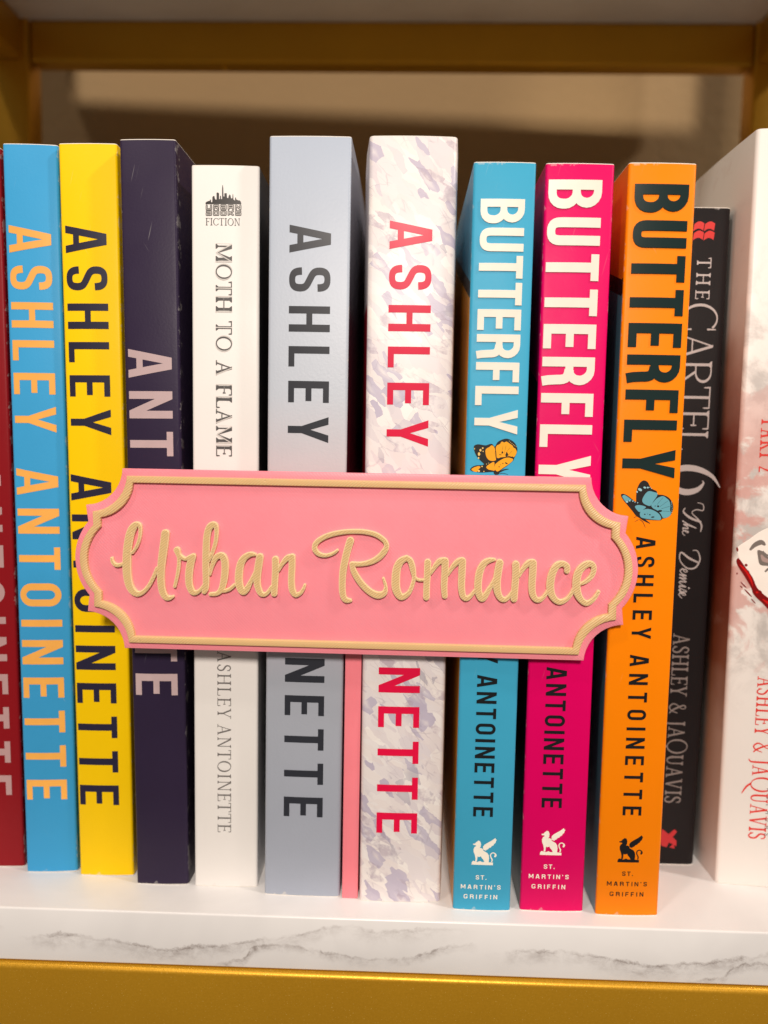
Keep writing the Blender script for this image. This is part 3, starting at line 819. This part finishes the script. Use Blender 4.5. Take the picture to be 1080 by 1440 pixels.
marks = [ell(690, 420, 16, 20), ell(645, 462, 12, 10), ell(780, 450, 16, 40, -.4), ell(765, 470, 18, 30), ell(765, 625, 30, 12, .5), ell(700, 628, 12, 9), ell(628, 692, 12, 10), ell(655, 655, 8, 6), ell(610, 540, 28, 14, .4)] + stroke([(560, 340), (552, 440), (575, 560)], 7) + [q for a in ((700, 300, 668, 480), (760, 290, 720, 470), (830, 330, 760, 430), (880, 390, 800, 470)) for q in stroke([(a[0], a[1]), (a[2], a[3])], 3.5)] + [ell(820 + i * 30, 498 + (i % 2) * 10 + i * 4, 16, 9) for i in range(3)] + [ell(650 + i * 40, 545 - i * 14, 16, 7, -.4) for i in range(4)]
B_ = lambda L, k: [bf(p, k) for p in L]
wing_mat = plain('amber_wing_ink', lin(252, 172, 14), .4)
printed('butterfly', [(B_(dark, KB), PRINT, PRINT, 0), (B_(wing, KB), PRINT + .02, PRINT + .02, 1), (B_(dots, KB), PRINT + .04, PRINT + .04, 2), (B_(marks, KB), PRINT + .04, PRINT + .04, 0)], [ink('wing_black_ink', (26, 22, 20)), wing_mat, ink('wing_spot_ink', (244, 206, 120))], cov, flat(0, 0))

# magenta
mg = laminate('magenta_cover', lin(226, 0, 100), .44, .05, size=(18.3, 209.5))
root, cov, down, flat = book('magenta book with tall cream title, between the cyan and the orange book', 39.7, 6.5, 18.3, 209.5, -0.06, 0.9, 138, mg, banded('magenta_and_black_cover', lin(205, 0, 90), lin(20, 16, 20), .150), mg)
printed('title_lettering', sans_line('BUTTERFLY', 14.2, 81.0, .18, .15, .88), cream, cov, down(0.85, 205.15), 0, RAISED)
printed('first_name_lettering', sans_line('ASHLEY', 5.7, 25.5, .155, .15, .95), black_ink, cov, down(5.05, 101.6), 0, .12)
printed('author_lettering', sans_line('ANTOINETTE', 5.75, 41.2, .155, .15, .95), black_ink, cov, down(5.1, 72.55), 0, .12)
printed('publisher_emblem', emblem(8.35, 21.2), cream, cov, flat(0, 0), PRINT)
imprint(cov, flat, cream, 7.95, 13.0, 9.95, 6.9)

# orange
og = laminate('orange_cover', lin(255, 138, 4), .42, .04, size=(18, 209.5))
root, cov, down, flat = book('orange book with dark green title and pale blue butterfly beside the end of the plaque', 61.3, 5.6, 18.0, 209.5, -0.04, 1.4, 138, og, banded('orange_and_teal_cover', lin(240, 118, 6), lin(84, 138, 158), .1775), og)
dkgreen = ink('dark_green_foil_ink', (26, 46, 46), .22)
printed('title_lettering', sans_line('BUTTERFLY', 14.35, 77.6, .185, .155, .85), dkgreen, cov, down(1.75, 204.0), 0, RAISED)
printed('first_name_lettering', sans_line('ASHLEY', 5.35, 28.6, .155, .15, .95), black_ink, cov, down(6.5, 110.1), 0, .12)
printed('author_lettering', sans_line('ANTOINETTE', 5.3, 46.7, .155, .15, .95), black_ink, cov, down(6.35, 76.9), 0, .12)
printed('publisher_emblem', emblem(8.75, 20.2), black_ink, cov, flat(0, 0), PRINT)
imprint(cov, flat, black_ink, 8.6, 12.1, 9.0, 5.9)
KO = ((-.01459, .01628, .00079), (127.5346, .00029, -.01632))
dark = [smoothloop([(345, 450), (350, 330), (375, 230), (420, 155), (480, 125), (540, 155), (575, 220), (620, 270), (690, 305), (712, 360), (800, 370), (890, 410), (950, 480), (975, 560), (965, 640), (920, 720), (860, 755), (790, 770), (760, 795), (640, 795), (520, 785), (430, 765), (350, 725), (290, 650), (210, 550), (150, 480), (105, 410), (95, 360), (140, 352), (210, 385), (290, 450), (340, 485)])] + stroke(spline([(400, 740, 30), (480, 790, 34), (580, 850, 10)])) + stroke(spline([(400, 780, 8), (460, 830, 9), (500, 920, 6)])) + stroke(spline([(385, 785, 7), (320, 820, 5)])) + stroke(spline([(350, 735, 9), (305, 752, 5)]))
wing = [smoothloop([(450, 440), (500, 350), (560, 305), (640, 320), (700, 340), (695, 390), (640, 470), (590, 550), (520, 540), (460, 500)]),
        smoothloop([(600, 550), (660, 460), (720, 412), (800, 390), (860, 425), (905, 470), (925, 540), (920, 620), (935, 690), (880, 745), (800, 755), (760, 690), (700, 630), (640, 600)]),
        smoothloop([(410, 670), (460, 620), (560, 605), (660, 640), (730, 690), (765, 750), (750, 790), (640, 785), (500, 768), (420, 740)]),
        smoothloop([(325, 570), (370, 540), (450, 548), (510, 575), (470, 610), (410, 655), (375, 640)]),
        smoothloop([(115, 390), (150, 370), (210, 405), (270, 455), (215, 465), (170, 480), (130, 430)])]
dots = [ell(410, 280, 36, 22, .5), ell(490, 245, 24, 16, .3), ell(540, 245, 18, 14), ell(362, 318, 12, 18), ell(192, 485, 22, 16), ell(238, 468, 14, 11), ell(290, 472, 14, 10), ell(325, 490, 9, 8), ell(370, 500, 10, 9), ell(575, 240, 8, 8), ell(600, 262, 7, 7)] + [ell(955 - abs(i - 3) * 4, 490 + i * 34, 6, 9) for i in range(6)]
marks = [ell(715, 560, 18, 16), ell(595, 578, 22, 14, .3), ell(745, 640, 40, 18, -.1), ell(625, 742, 30, 11, -.1), ell(575, 702, 14, 9), ell(490, 695, 14, 9), ell(665, 555, 10, 7), ell(535, 690, 7, 5)] + [q for a in ((880, 470, 740, 570), (915, 560, 770, 600), (800, 410, 700, 530), (915, 650, 790, 640)) for q in stroke([(a[0], a[1]), (a[2], a[3])], 3.5)] + stroke(spline([(600, 550, 8), (560, 600, 10), (640, 610, 10), (740, 690, 8)]))
printed('butterfly', [(B_(dark, KO), PRINT, PRINT, 0), (B_(wing, KO), PRINT + .02, PRINT + .02, 1), (B_(dots, KO), PRINT + .04, PRINT + .04, 2), (B_(marks, KO), PRINT + .04, PRINT + .04, 0)], [ink('wing_black_ink', (32, 28, 30)), plain('pale_blue_wing_ink', lin(104, 172, 188), .4), ink('wing_spot_ink', (160, 206, 216))], cov, flat(0, 0))

# -- black book, set back
blk = laminate('black_cover', lin(33, 29, 30), .45, .1, wear=.1, size=(20.7, 207))
root, cov, down, flat = book('black book with silver serif title, set back between the orange and the last white book', 79.8, 33.2, 20.7, 207.0, 0, 0, 130, blk, blk, blk, r=2.2, bow=.1)
sil = ink('silver_foil_ink', (206, 196, 194), .38, .35)
bx = lambda x: x - 79.8
printed('article_lettering', roman_line('THE', 4.3, 12.2, .12, .06), sil, cov, down(bx(90.7), 192.2), PRINT)
printed('title_lettering', roman_line('CARTEL', 9.7, 44.2, .085, .04, big={0: 1.12}), sil, cov, down(bx(87.2), 178.6), PRINT, .12)
six = stroke(spline([(6.4, 15.2, .25), (3.0, 12.6, 1.1), (1.0, 8.6, 1.7), (.5, 4.2, 1.9), (1.6, 1.0, 1.6), (4.2, .3, 1.4), (6.9, 1.6, 1.7), (8.0, 4.8, 1.9), (7.2, 8.2, 1.5), (5.2, 10.0, .6), (4.4, 9.6, .2)], 6))
printed('numeral', six, sil, cov, down(bx(86.3), 129.2), PRINT, .12)
scr = []
for L in ([(.2, 4.6, .2), (.8, 6.3, .25), (2.6, 6.4, .3), (2.4, 4.4, .3), (3.4, 3.0, .25), (5.6, 5.2, .4), (7.4, 6.2, .5), (9.2, 6.0, .3)], [(6.2, 5.8, .6), (5.0, 2.6, .7), (3.2, .4, .5), (2.0, .8, .25)],
          [(6.0, .3, .4), (7.2, 2.4, .3), (8.2, 4.6, .3), (7.4, 2.6, .5), (7.0, .6, .4), (7.8, 1.8, .3), (8.4, 1.9, .4), (8.2, .5, .4), (9.0, .8, .2), (9.6, 1.9, .3), (9.3, 2.2, .3), (9.0, .8, .35), (9.8, .4, .25), (10.6, 1.2, .2)],
          [(18.9, 5.6, .5), (17.6, 2.8, .65), (15.9, .3, .45), (18.4, .1, .3), (20.8, 2.4, .4), (20.6, 5.0, .5), (18.0, 6.3, .4), (15.4, 5.4, .3), (15.2, 4.0, .25)],
          [(20.9, 1.0, .25), (22.0, 1.7, .25), (22.0, 2.5, .25), (21.4, 2.2, .35), (21.2, .9, .4), (21.8, .3, .3), (22.6, 1.0, .25)],
          [(22.6, 1.0, .25), (23.3, 2.4, .3), (22.9, .3, .45)], [(22.9, .3, .3), (24.2, 2.4, .3), (23.9, .3, .45)], [(23.9, .3, .3), (25.2, 2.4, .3), (25.1, .6, .45), (25.5, .3, .3), (26.2, 1.2, .25)],
          [(26.2, 1.2, .25), (26.8, 2.4, .35), (26.5, .6, .45), (26.9, .3, .3), (27.5, 1.2, .25)], [(27.1, 3.3, .5), (27.2, 3.4, .5)],
          [(27.5, 1.2, .25), (28.2, 2.7, .25), (28.4, 1.2, .45), (27.9, .3, .35), (27.5, .7, .25), (28.6, .6, .25)],
          [(28.6, .6, .25), (29.4, 1.7, .25), (29.4, 2.4, .25), (28.9, 2.1, .35), (28.8, .9, .4), (29.3, .3, .3), (30.4, 1.3, .2)]):
    scr += stroke(spline(L, 5), caps=True)
printed('subtitle_lettering', scr, sil, cov, down(bx(90.3), 118.2), PRINT)
printed('author_lettering', roman_line('ASHLEY & JAQUAVIS', 5.2, 55.6, .11, .055, big={11: 1.25}), ink('dull_silver_ink', (150, 138, 134), .4, .3), cov, down(bx(89.6), 76.4), PRINT)
red_ink = ink('red_ink', (222, 50, 46))
wv = []
for k in (0, 2.7):
    for x0 in (0, 3.2):
        top = [(x0 + t * 3.0 / 8, 2.3 + .7 * math.sin(t / 8 * math.pi) + t * .03) for t in range(9)]
        wv.append([(x, y + k) for x, y in top] + [(x - .25, y - 2.1 + k) for x, y in top[::-1]])
printed('publisher_emblem', wv, red_ink, cov, flat(bx(89.3), 197.0), PRINT)
fl = [[(x * .44, y * .44) for x, y in p] for p in ([(0, 1), (4, 0), (6, 5), (11, 12), (9, 14), (5, 10), (0, 14), (-1, 6)], [(5, 4), (11, 1), (11, 5), (8, 8)], [(6, 0), (10, -1), (9, 3)])]
printed('flower_emblem', fl, ink('dark_red_ink', (186, 34, 40)), cov, flat(bx(89.3), 5.9), PRINT)

# -- tall white book at the right end
def cloudy(name, shade=1.0):
    n = NT(name, .4, .4)
    x, y, z = n.xyz()
    zn = n.math('MULTIPLY', z, 1 / .2257)
    lo = n.math('MULTIPLY', n.step(zn, .22, .36), n.math('SUBTRACT', 1.0, n.step(zn, .70, .90)))
    cl = n.noise(80, 6, .65, .3)
    gr = n.mix(n.math('MULTIPLY', n.step(cl, .40, .62), lo), lin(242, 236, 231), lin(196, 190, 186))
    rn = n.noise(62, 6, .6, .5, vec=n.mapping(loc=(.31, .2, .43)))
    md = n.math('MULTIPLY', n.step(zn, .24, .42), n.math('SUBTRACT', 1.0, n.step(zn, .55, .80)))
    c = n.mix(n.math('MULTIPLY', n.step(n.math('ADD', rn, n.math('MULTIPLY', md, .12)), .52, .58), n.math('MULTIPLY', md, .85)), gr, lin(212, 162, 154))
    n.color(c)
    n.bump(n.noise(1200, 2), .06, .0003)
    return n.m
def cloudy_side():
    n = NT('white_cover_painted_shadow', .42, .4)
    x, y, z = n.xyz()
    zn = n.math('MULTIPLY', z, 1 / .2257)
    wob = n.math('MULTIPLY_ADD', n.noise(40, 4), .16, -.08)
    k = n.ramp(n.math('ADD', zn, wob), [(0, (.86, .83, .80)), (.20, (.80, .76, .72)), (.30, lin(176, 130, 108)), (.45, lin(138, 66, 52)), (.60, lin(140, 72, 58)), (.70, lin(196, 170, 160)), (.80, (.82, .80, .77)), (1, (.86, .84, .80))])  # brown-red middle is the board's shadow put into its colour
    n.color(n.mix(n.math('MULTIPLY', n.step(n.noise(70, 5, .6), .58, .68), .35), k, lin(206, 186, 176)))
    return n.m
WX = 103.2
root, cov, down, flat = book('tall white book with red lettering and blood spattered picture at the right end', WX, 23.6, 33.0, 225.8, -0.28, -4.8, 140, cloudy('white_clouded_cover'), cloudy_side(), cloudy('white_clouded_cover_back'), r=1.2, splay_l=.9, splay_r=.5)
sred = ink('scarlet_ink', (224, 60, 50))
printed('title_lettering', roman_line('PART 2', 5.2, 15.6, .12, .05), sred, cov, down(5.6, 143.6), PRINT)
printed('author_lettering', roman_line('ASHLEY & JAQUAVIS', 5.0, 51.2, .115, .05, big={11: 1.35}), sred, cov, down(8.75, 66.4), PRINT)
printed('byline_lettering', sans_line('AUTHORS', 1.5, 15.2, .14, .13), ink('grey_ink', (128, 122, 122)), cov, down(13.25, 31.6), PRINT)
tile = smoothloop([(8.3, 111.2), (4.0, 108.0), (0.9, 105.5), (1.0, 103.9), (2.6, 99.6), (4.6, 95.8), (6.3, 92.9), (8.6, 91.0), (11.5, 88.8), (19, 94), (22.5, 103), (14, 112)], 3)
blood = [smoothloop([(.8, 101.2), (1.6, 99.4), (3.6, 96.4), (5.4, 93.4), (6.2, 91.4), (8.8, 88.9), (11.8, 86.4), (16, 88), (12.4, 89.4), (9.2, 91.4), (7.0, 93.6), (5.6, 96.6), (3.4, 99.6), (1.4, 102.2)], 3), ell(7.4, 91.9, 1.15, .95), ell(3.6, 100.2, .42, .42), ell(4.3, 98.3, .25, .5, .7), ell(1.2, 97.6, .2, .3), ell(3.2, 94.2, 1.3, .18, -.8), ell(4.6, 91.8, 1.6, .2, -.8), ell(2.6, 93.6, .5, .14, -.8), ell(6.2, 89.4, 1.0, .16, -.8), ell(.9, 104.9, .25, .7, .2)]
orn = stroke(spline([(4.6, 105.0, .7), (5.8, 106.4, 1.3), (7.4, 107.2, 1.5), (8.4, 106.6, .8)], 5), caps=True) + stroke(spline([(8.0, 104.6, .4), (9.4, 103.4, .5), (11, 103.8, .6)], 5)) + [smoothloop([(6.6, 104.8), (8.2, 104.4), (9.6, 103.0), (11.2, 103), (11.2, 100.4), (9.0, 100.2), (7.4, 100.6), (6.8, 102.8)], 3)] + stroke(spline([(9.0, 98.4, .5), (10.2, 99.4, .8), (12, 99.6, .8)], 5))
inner_orn = [smoothloop([(7.6, 103.6), (9.2, 102.4), (10.8, 102), (10.8, 101.2), (9.0, 101.2), (7.9, 101.8)], 3)]
wet = [smoothloop([(1.6, 100.4), (3.6, 98.0), (5.2, 95.2), (5.9, 93.6), (5.2, 96.6), (3.4, 99.2)], 3), ell(7.1, 92.1, .4, .3), smoothloop([(8.6, 90.2), (11.0, 88.2), (13.5, 88.4), (11.0, 89.2)], 3)]
dk = ink('dried_blood_ink', (128, 10, 12), .25)
printed('spine_picture', [([tile], PRINT, PRINT, 0), (orn, PRINT + .02, PRINT + .02, 2), (inner_orn, PRINT + .035, PRINT + .035, 3), (blood, PRINT + .05, PRINT + .05, 1), (wet, PRINT + .065, PRINT + .065, 4)], [ink('ivory_ink', (250, 242, 234)), dk, ink('ornament_grey_ink', (122, 112, 106)), ink('ornament_rose_ink', (176, 150, 144)), ink('wet_red_ink', (206, 22, 18), .2)], cov, flat(0, 0))
side = lambda X, Y, d: ((-.9 - .05) * MM, (34 - Y) * MM, (14 + X) * MM)
bm = bmesh.new()
for f in [0]:
    vs, fs = union(sans_line('PRINTED IN U.S.A.', 1.3, 27, .16, .14))
    V = [bm.verts.new(side(a, b, 0)) for a, b in vs]
    for t in fs: bm.faces.new([V[i] for i in t])
me = bpy.data.meshes.new('notice_lettering'); bm.to_mesh(me); bm.free()
link('notice_lettering', me, grey_ink, cov)

# ------------------------------------------------------------------ the plaque
def pla(name, c, hatch=2600, ang=45, strength=.12, rough=.38, sss=.12):
    n = NT(name, rough, .4)
    n.b.inputs['Subsurface Weight'].default_value = sss
    n.b.inputs['Subsurface Radius'].default_value = (1.0, .45, .4)
    n.b.inputs['Subsurface Scale'].default_value = .0012
    wv = n.n('ShaderNodeTexWave', wave_type='BANDS', bands_direction='X', wave_profile='SIN')
    n.put(wv.inputs['Vector'], n.mapping((1, 1, 1), (0, math.radians(ang), 0)))
    wv.inputs['Scale'].default_value = hatch
    wv.inputs['Distortion'].default_value = .25
    wv.inputs['Detail'].default_value = 1
    n.color(n.mix(1.0, c, n.math('MULTIPLY_ADD', n.noise(90, 4), .12, .94), 'MULTIPLY'))
    pit = n.step(n.noise(520, 2, .5), .70, .78)
    h = n.math('SUBTRACT', n.math('ADD', wv.outputs['Fac'], n.math('MULTIPLY', n.noise(160, 2), .6)), n.math('MULTIPLY', pit, 1.8 if strength > .2 else .1))
    n.bump(h, strength, .0003)
    return n.m
pink = pla('pink_printed_plastic', lin(252, 148, 162), 470, 45, .09)
tan_sheen = pla('gold_plastic_painted_sheen', lin(246, 217, 172), 560, -52, .10, .34)  # lighter copy of the gold, paints the sheen along letter edges
tan = pla('gold_printed_plastic', lin(228, 190, 136), 540, -52, .30, .36)
sign = empty('plaque', (0, .0030, 0), (0, 0, math.radians(-.5)), label='pink plaque with gold border and raised gold script, in front of the books', category='sign')
CX, CZ = -10.15, 100.85
def arc(p, q, bulge, n=10):
    """circular arc from p to q; bulge > 0 bends to the left of p->q"""
    mx, my = (p[0] + q[0]) / 2, (p[1] + q[1]) / 2
    dx, dy = q[0] - p[0], q[1] - p[1]
    c = math.hypot(dx, dy)
    r = (c * c / 4 + bulge * bulge) / (2 * abs(bulge))
    s = (r - abs(bulge)) * (1 if bulge > 0 else -1)
    ox, oy = mx + dy / c * s, my - dx / c * s
    a0 = math.atan2(p[1] - oy, p[0] - ox); a1 = math.atan2(q[1] - oy, q[0] - ox)
    d = (a1 - a0 + math.pi) % (2 * math.pi) - math.pi
    return [(ox + r * math.cos(a0 + d * k / n), oy + r * math.sin(a0 + d * k / n)) for k in range(n + 1)]
def outline(hx, hz, cx, cz, sx, sz, ex, b1, b2):
    """quarter plan about the centre: top edge end (hx,hz), cut corner to (cx,cz), step to (sx,sz), round end at ex"""
    q = arc((hx, hz), (cx, cz), b1) + [(sx, sz)]
    e = arc((sx, sz), (sx, -sz), b2, 20)[1:-1]
    right = q + e + [(x, -z) for x, z in q[::-1]]
    left = [(-x, -z) for x, z in right]
    return [(CX + x, CZ + z) for x, z in right + left]
b2o = 68.0 + 9.85 - 73.8
OUT = outline(64.35, 25.35, 74.75, 15.05, 74.2, 10.4, 78.1, -2.9, 3.85)
BO = outline(62.7, 23.4, 72.4, 13.4, 72.3, 9.6, 76.25, -2.6, 3.95)
BI = outline(60.9, 21.5, 70.1, 11.7, 70.15, 9.1, 74.1, -2.3, 3.95)
def inset(loop, d):
    n = len(loop); o = []
    s = 1 if area2(loop) > 0 else -1
    for i in range(n):
        a, b, c = loop[i - 1], loop[i], loop[(i + 1) % n]
        e1 = (b[0] - a[0], b[1] - a[1]); e2 = (c[0] - b[0], c[1] - b[1])
        l1 = math.hypot(*e1) or 1; l2 = math.hypot(*e2) or 1
        n1 = (-e1[1] / l1 * s, e1[0] / l1 * s); n2 = (-e2[1] / l2 * s, e2[0] / l2 * s)
        k = 1 + n1[0] * n2[0] + n1[1] * n2[1]
        k = max(k, .5)
        o.append((b[0] + (n1[0] + n2[0]) / k * d, b[1] + (n1[1] + n2[1]) / k * d))
    return o
SP = lambda x, z, d: (x * MM, -d * MM, z * MM)
PF = -0.35      # front of the plate relative to the empty, the ornaments rise from it
bm = bmesh.new()
levels = [(OUT, PF - 2.4), (OUT, PF - .45), (inset(OUT, .15), PF - .14), (inset(OUT, .45), PF)]
R = [[bm.verts.new(SP(x, z, d)) for x, z in L] for L, d in levels]
for a, b in zip(R, R[1:]):
    for i in range(len(a)): bm.faces.new([a[i], a[(i + 1) % len(a)], b[(i + 1) % len(a)], b[i]])
for Rr, lp in ((R[-1], levels[-1][0]), (R[0], OUT)):
    vs = [Vector(p) for p in lp]
    v, e, f, ov, oe, of = delaunay_2d_cdt(vs, [], [list(range(len(vs)))] if area2(lp) > 0 else [list(range(len(vs)))[::-1]], 0, 1e-6)
    for t, o in zip(f, of):
        if o: bm.faces.new([Rr[ov[i][0]] for i in t])
bmesh.ops.recalc_face_normals(bm, faces=bm.faces[:])
me = bpy.data.meshes.new('plate'); bm.to_mesh(me); bm.free()
link('plate', me, pink, sign, 35)
# border
bm = bmesh.new()
H = 1.15
levels = [(BO, PF), (BO, PF + H - .35), (inset(BO, .12), PF + H - .1), (inset(BO, .36), PF + H), (inset(BI, -.36), PF + H), (inset(BI, -.12), PF + H - .1), (BI, PF + H - .35), (BI, PF)]
R = [[bm.verts.new(SP(x, z, d)) for x, z in L] for L, d in levels]
for a, b in zip(R, R[1:]):
    for i in range(len(a)): bm.faces.new([a[i], a[(i + 1) % len(a)], b[(i + 1) % len(a)], b[i]])
bmesh.ops.recalc_face_normals(bm, faces=bm.faces[:])
me = bpy.data.meshes.new('border'); bm.to_mesh(me); bm.free()
link('border', me, tan, sign, 30)
# script
URBAN=[
 [(-77.37,101.20,0.75),(-77.12,100.16,0.90),(-76.28,99.35,1.00),(-75.10,99.38,0.95),(-73.93,99.93,0.85)],
 [(-71.55,102.89,0.65),(-70.36,104.72,0.75),(-69.51,107.07,0.80),(-69.23,109.26,0.85),(-69.47,110.54,1.10),(-70.43,110.78,1.60),(-71.48,109.60,2.10),(-72.28,107.52,2.25),(-72.92,103.89,2.25),(-73.14,100.26,2.30),(-73.06,96.62,2.25),(-72.52,93.77,2.10),(-71.55,92.10,1.85),(-70.25,91.34,1.45),(-68.68,91.91,1.10),(-67.10,93.64,0.95),(-65.78,96.02,0.95),(-64.59,98.64,1.10)],
 [(-62.26,108.52,2.15),(-62.64,105.42,2.20),(-63.19,101.53,2.15),(-63.58,97.89,2.00),(-63.53,94.25,1.90),(-63.08,91.92,1.85),(-62.18,90.58,1.60),(-61.14,90.40,1.10),(-60.31,90.81,0.70)],
 [(-59.03,103.90,1.80),(-58.73,102.93,1.40),(-58.48,101.64,0.95),(-58.62,99.05,0.90),(-59.08,96.44,0.80),(-59.77,93.69,0.75)],
 [(-58.60,102.80,1.15),(-57.83,101.99,1.05),(-56.67,101.50,0.90),(-55.63,101.96,1.10),(-54.47,102.38,1.40)],
 [(-54.73,101.99,1.80),(-55.17,100.68,1.95),(-55.57,98.60,2.00),(-55.76,96.00,1.95),(-55.54,93.93,1.85),(-54.77,92.33,1.60),(-53.73,92.10,1.20),(-52.56,92.91,0.90),(-51.26,94.55,0.85)],
 [(-50.18,101.17,0.86),(-49.14,103.55,0.91),(-48.25,106.52,0.97),(-47.95,109.46,1.03),(-48.30,111.06,1.37),(-49.27,111.13,1.72),(-50.24,109.85,1.77),(-50.75,107.05,1.83),(-50.91,102.92,1.89),(-50.98,99.38,1.83),(-50.93,95.83,1.72),(-51.08,93.45,1.60),(-51.47,92.40,1.26)],
 [(-49.89,97.33,0.69),(-49.15,100.01,1.03),(-48.11,102.10,1.49),(-46.64,102.67,1.77),(-45.76,101.42,1.89),(-45.61,98.92,1.89),(-45.91,95.95,1.83),(-46.65,93.26,1.54),(-47.98,91.98,1.09),(-49.69,91.78,0.97)],
 [(-46.05,92.74,0.91),(-44.43,93.26,0.91),(-42.95,94.54,0.91)],
 [(-37.32,103.18,0.80),(-38.55,103.21,1.32),(-40.17,102.29,1.72),(-41.25,100.50,1.94),(-41.72,97.83,2.06),(-41.72,95.16,2.06),(-41.12,93.25,1.89),(-40.44,92.61,1.60),(-39.56,93.44,1.54),(-38.77,94.94,1.20),(-37.95,96.59,1.03),(-37.07,98.23,1.14)],
 [(-35.91,102.54,1.94),(-36.25,100.32,2.00),(-36.66,97.36,2.00),(-36.56,94.70,1.77),(-35.87,92.70,1.54),(-34.93,92.01,1.20),(-33.81,92.54,0.97),(-32.64,94.20,0.91)],
 [(-31.60,101.96,1.83),(-31.55,99.25,1.83),(-31.71,96.30,1.72),(-31.90,92.38,1.66)],
 [(-30.76,98.83,0.74),(-29.74,100.77,1.09),(-28.29,102.42,1.54),(-26.98,102.60,1.77)],
 [(-26.98,102.75,1.77),(-26.98,99.95,1.72),(-27.13,96.41,1.72),(-26.91,93.75,1.72),(-26.02,92.23,1.37),(-24.70,92.62,0.97),(-23.83,93.83,0.80),(-23.40,95.02,0.63)],
]
ROMANCE=[
 [(-14.47,104.93,0.65),(-15.60,104.05,0.80),(-17.64,103.37,0.90),(-19.55,103.71,1.15),(-20.72,105.04,1.35),(-20.43,106.71,1.35),(-18.71,108.16,1.30),(-16.18,109.24,1.25),(-13.13,109.94,1.20),(-10.09,110.21,1.15),(-7.05,110.15,1.20),(-3.99,109.46,1.20),(-1.69,107.95,1.20),(-0.97,106.39,1.30),(-1.68,104.71,1.55),(-3.25,103.01,1.55),(-5.39,101.81,1.35),(-7.92,101.23,1.15),(-10.34,101.18,1.25)],
 [(-10.47,101.17,1.25),(-9.67,98.75,1.60),(-7.84,95.96,1.65),(-5.50,93.69,1.70),(-3.19,92.67,1.85),(-1.42,93.28,1.50),(-0.99,95.10,0.85),(-1.67,97.40,0.60)],
 [(-10.94,107.69,1.95),(-11.74,104.86,1.90),(-12.37,102.03,1.90),(-12.84,99.19,1.85),(-13.02,96.09,1.75),(-12.91,93.25,1.70),(-12.37,91.50,1.55),(-11.60,91.01,1.35),(-10.70,90.98,0.90)],
 [(4.60,103.20,1.43),(2.88,102.13,1.89),(1.96,100.06,2.12),(1.73,97.12,2.23),(1.93,94.47,2.17),(2.93,92.58,1.83),(4.10,92.46,1.49),(5.52,93.74,1.09),(6.40,96.05,0.97),(6.74,97.97,1.03),(6.37,100.16,1.54),(5.69,102.34,1.49),(4.60,103.20,1.37)],
 [(6.74,97.97,0.80),(8.06,97.21,0.69),(9.94,97.26,0.63)],
 [(10.41,102.16,1.77),(10.39,99.38,1.77),(10.27,95.86,1.66),(10.26,92.38,1.66)],
 [(11.20,99.11,0.86),(12.60,101.34,1.26),(13.72,102.53,1.54),(15.10,102.65,1.77)],
 [(15.16,102.66,1.83),(15.18,99.50,1.77),(15.04,95.97,1.66),(15.30,92.89,1.43)],
 [(15.98,98.93,0.80),(17.23,101.01,1.14),(18.63,102.50,1.54),(19.86,102.77,1.89)],
 [(19.92,102.68,1.83),(19.82,99.02,1.83),(19.83,95.51,1.77),(20.33,93.02,1.60),(21.36,92.37,1.32),(22.50,93.22,0.97),(23.47,94.57,0.86)],
 [(28.62,103.32,0.74),(27.25,103.09,1.32),(25.84,102.24,1.66),(24.80,100.31,1.89),(24.34,97.38,1.94),(24.42,94.74,1.89),(25.11,92.76,1.77),(25.84,92.48,1.54),(26.67,93.77,1.43),(27.49,95.26,1.14),(28.31,96.74,1.09),(29.26,98.67,1.14)],
 [(30.07,102.48,1.93),(29.71,100.21,2.00),(29.44,97.28,2.00),(29.67,94.72,1.86),(30.45,92.91,1.57),(31.55,92.27,1.29),(32.72,92.97,1.00),(33.75,94.46,0.93)],
 [(34.46,102.15,1.93),(34.55,99.60,1.86),(34.41,96.31,1.79),(34.28,92.53,1.72)],
 [(35.29,98.89,0.93),(36.40,100.92,1.14),(37.78,102.52,1.57),(39.03,102.70,1.93)],
 [(39.10,102.70,1.93),(39.12,100.08,1.86),(39.02,96.79,1.79),(39.26,94.23,1.72),(40.10,92.71,1.50),(41.19,92.45,1.22),(42.24,93.21,0.93),(43.43,95.07,0.93)],
 [(48.41,100.66,1.43),(48.28,101.93,1.57),(47.08,102.63,1.50),(45.49,101.98,1.79),(44.40,99.84,1.93),(43.97,96.91,2.00),(44.35,94.36,1.86),(45.50,92.63,1.57),(46.95,92.04,1.36),(48.54,92.82,1.07),(49.73,94.31,0.93),(50.72,96.35,1.00)],
 [(52.30,97.19,0.71),(53.87,98.07,1.07),(55.23,99.74,1.29),(55.60,101.75,1.36),(54.67,102.81,1.57),(52.98,102.23,1.79),(51.52,100.38,2.00),(51.04,97.45,2.07),(51.51,94.54,1.93),(52.66,92.67,1.57),(54.13,91.86,1.36),(55.70,92.82,1.07),(56.71,94.30,0.93),(57.14,95.12,0.86)],
]
def script(name, W):
    lay = []
    for off, d0, d1 in ((0, PF, PF + .80), (.09, PF + .80, PF + 1.02), (.26, PF + 1.02, PF + 1.15)):
        polys = []
        for s in W:
            s = [(x, y, max(w + .16 - 2 * off, .12)) for x, y, w in s]
            polys += stroke(spline(s, 5), caps=True)
        lay.append((polys, d0, d1, 1 if off > .2 else 0))
    printed(name, lay, [tan_sheen, tan], sign, SP, smooth=35)
script('first_word_lettering', URBAN)
script('second_word_lettering', ROMANCE)
# the post that slots between two books and carries the plate
box('post', (-12.45 * MM, 6.25 * MM, .0001), (-7.75 * MM, 70 * MM, .118), pla('pink_post_plastic', lin(250, 136, 148), 800, 0, .05), sign, .0003)
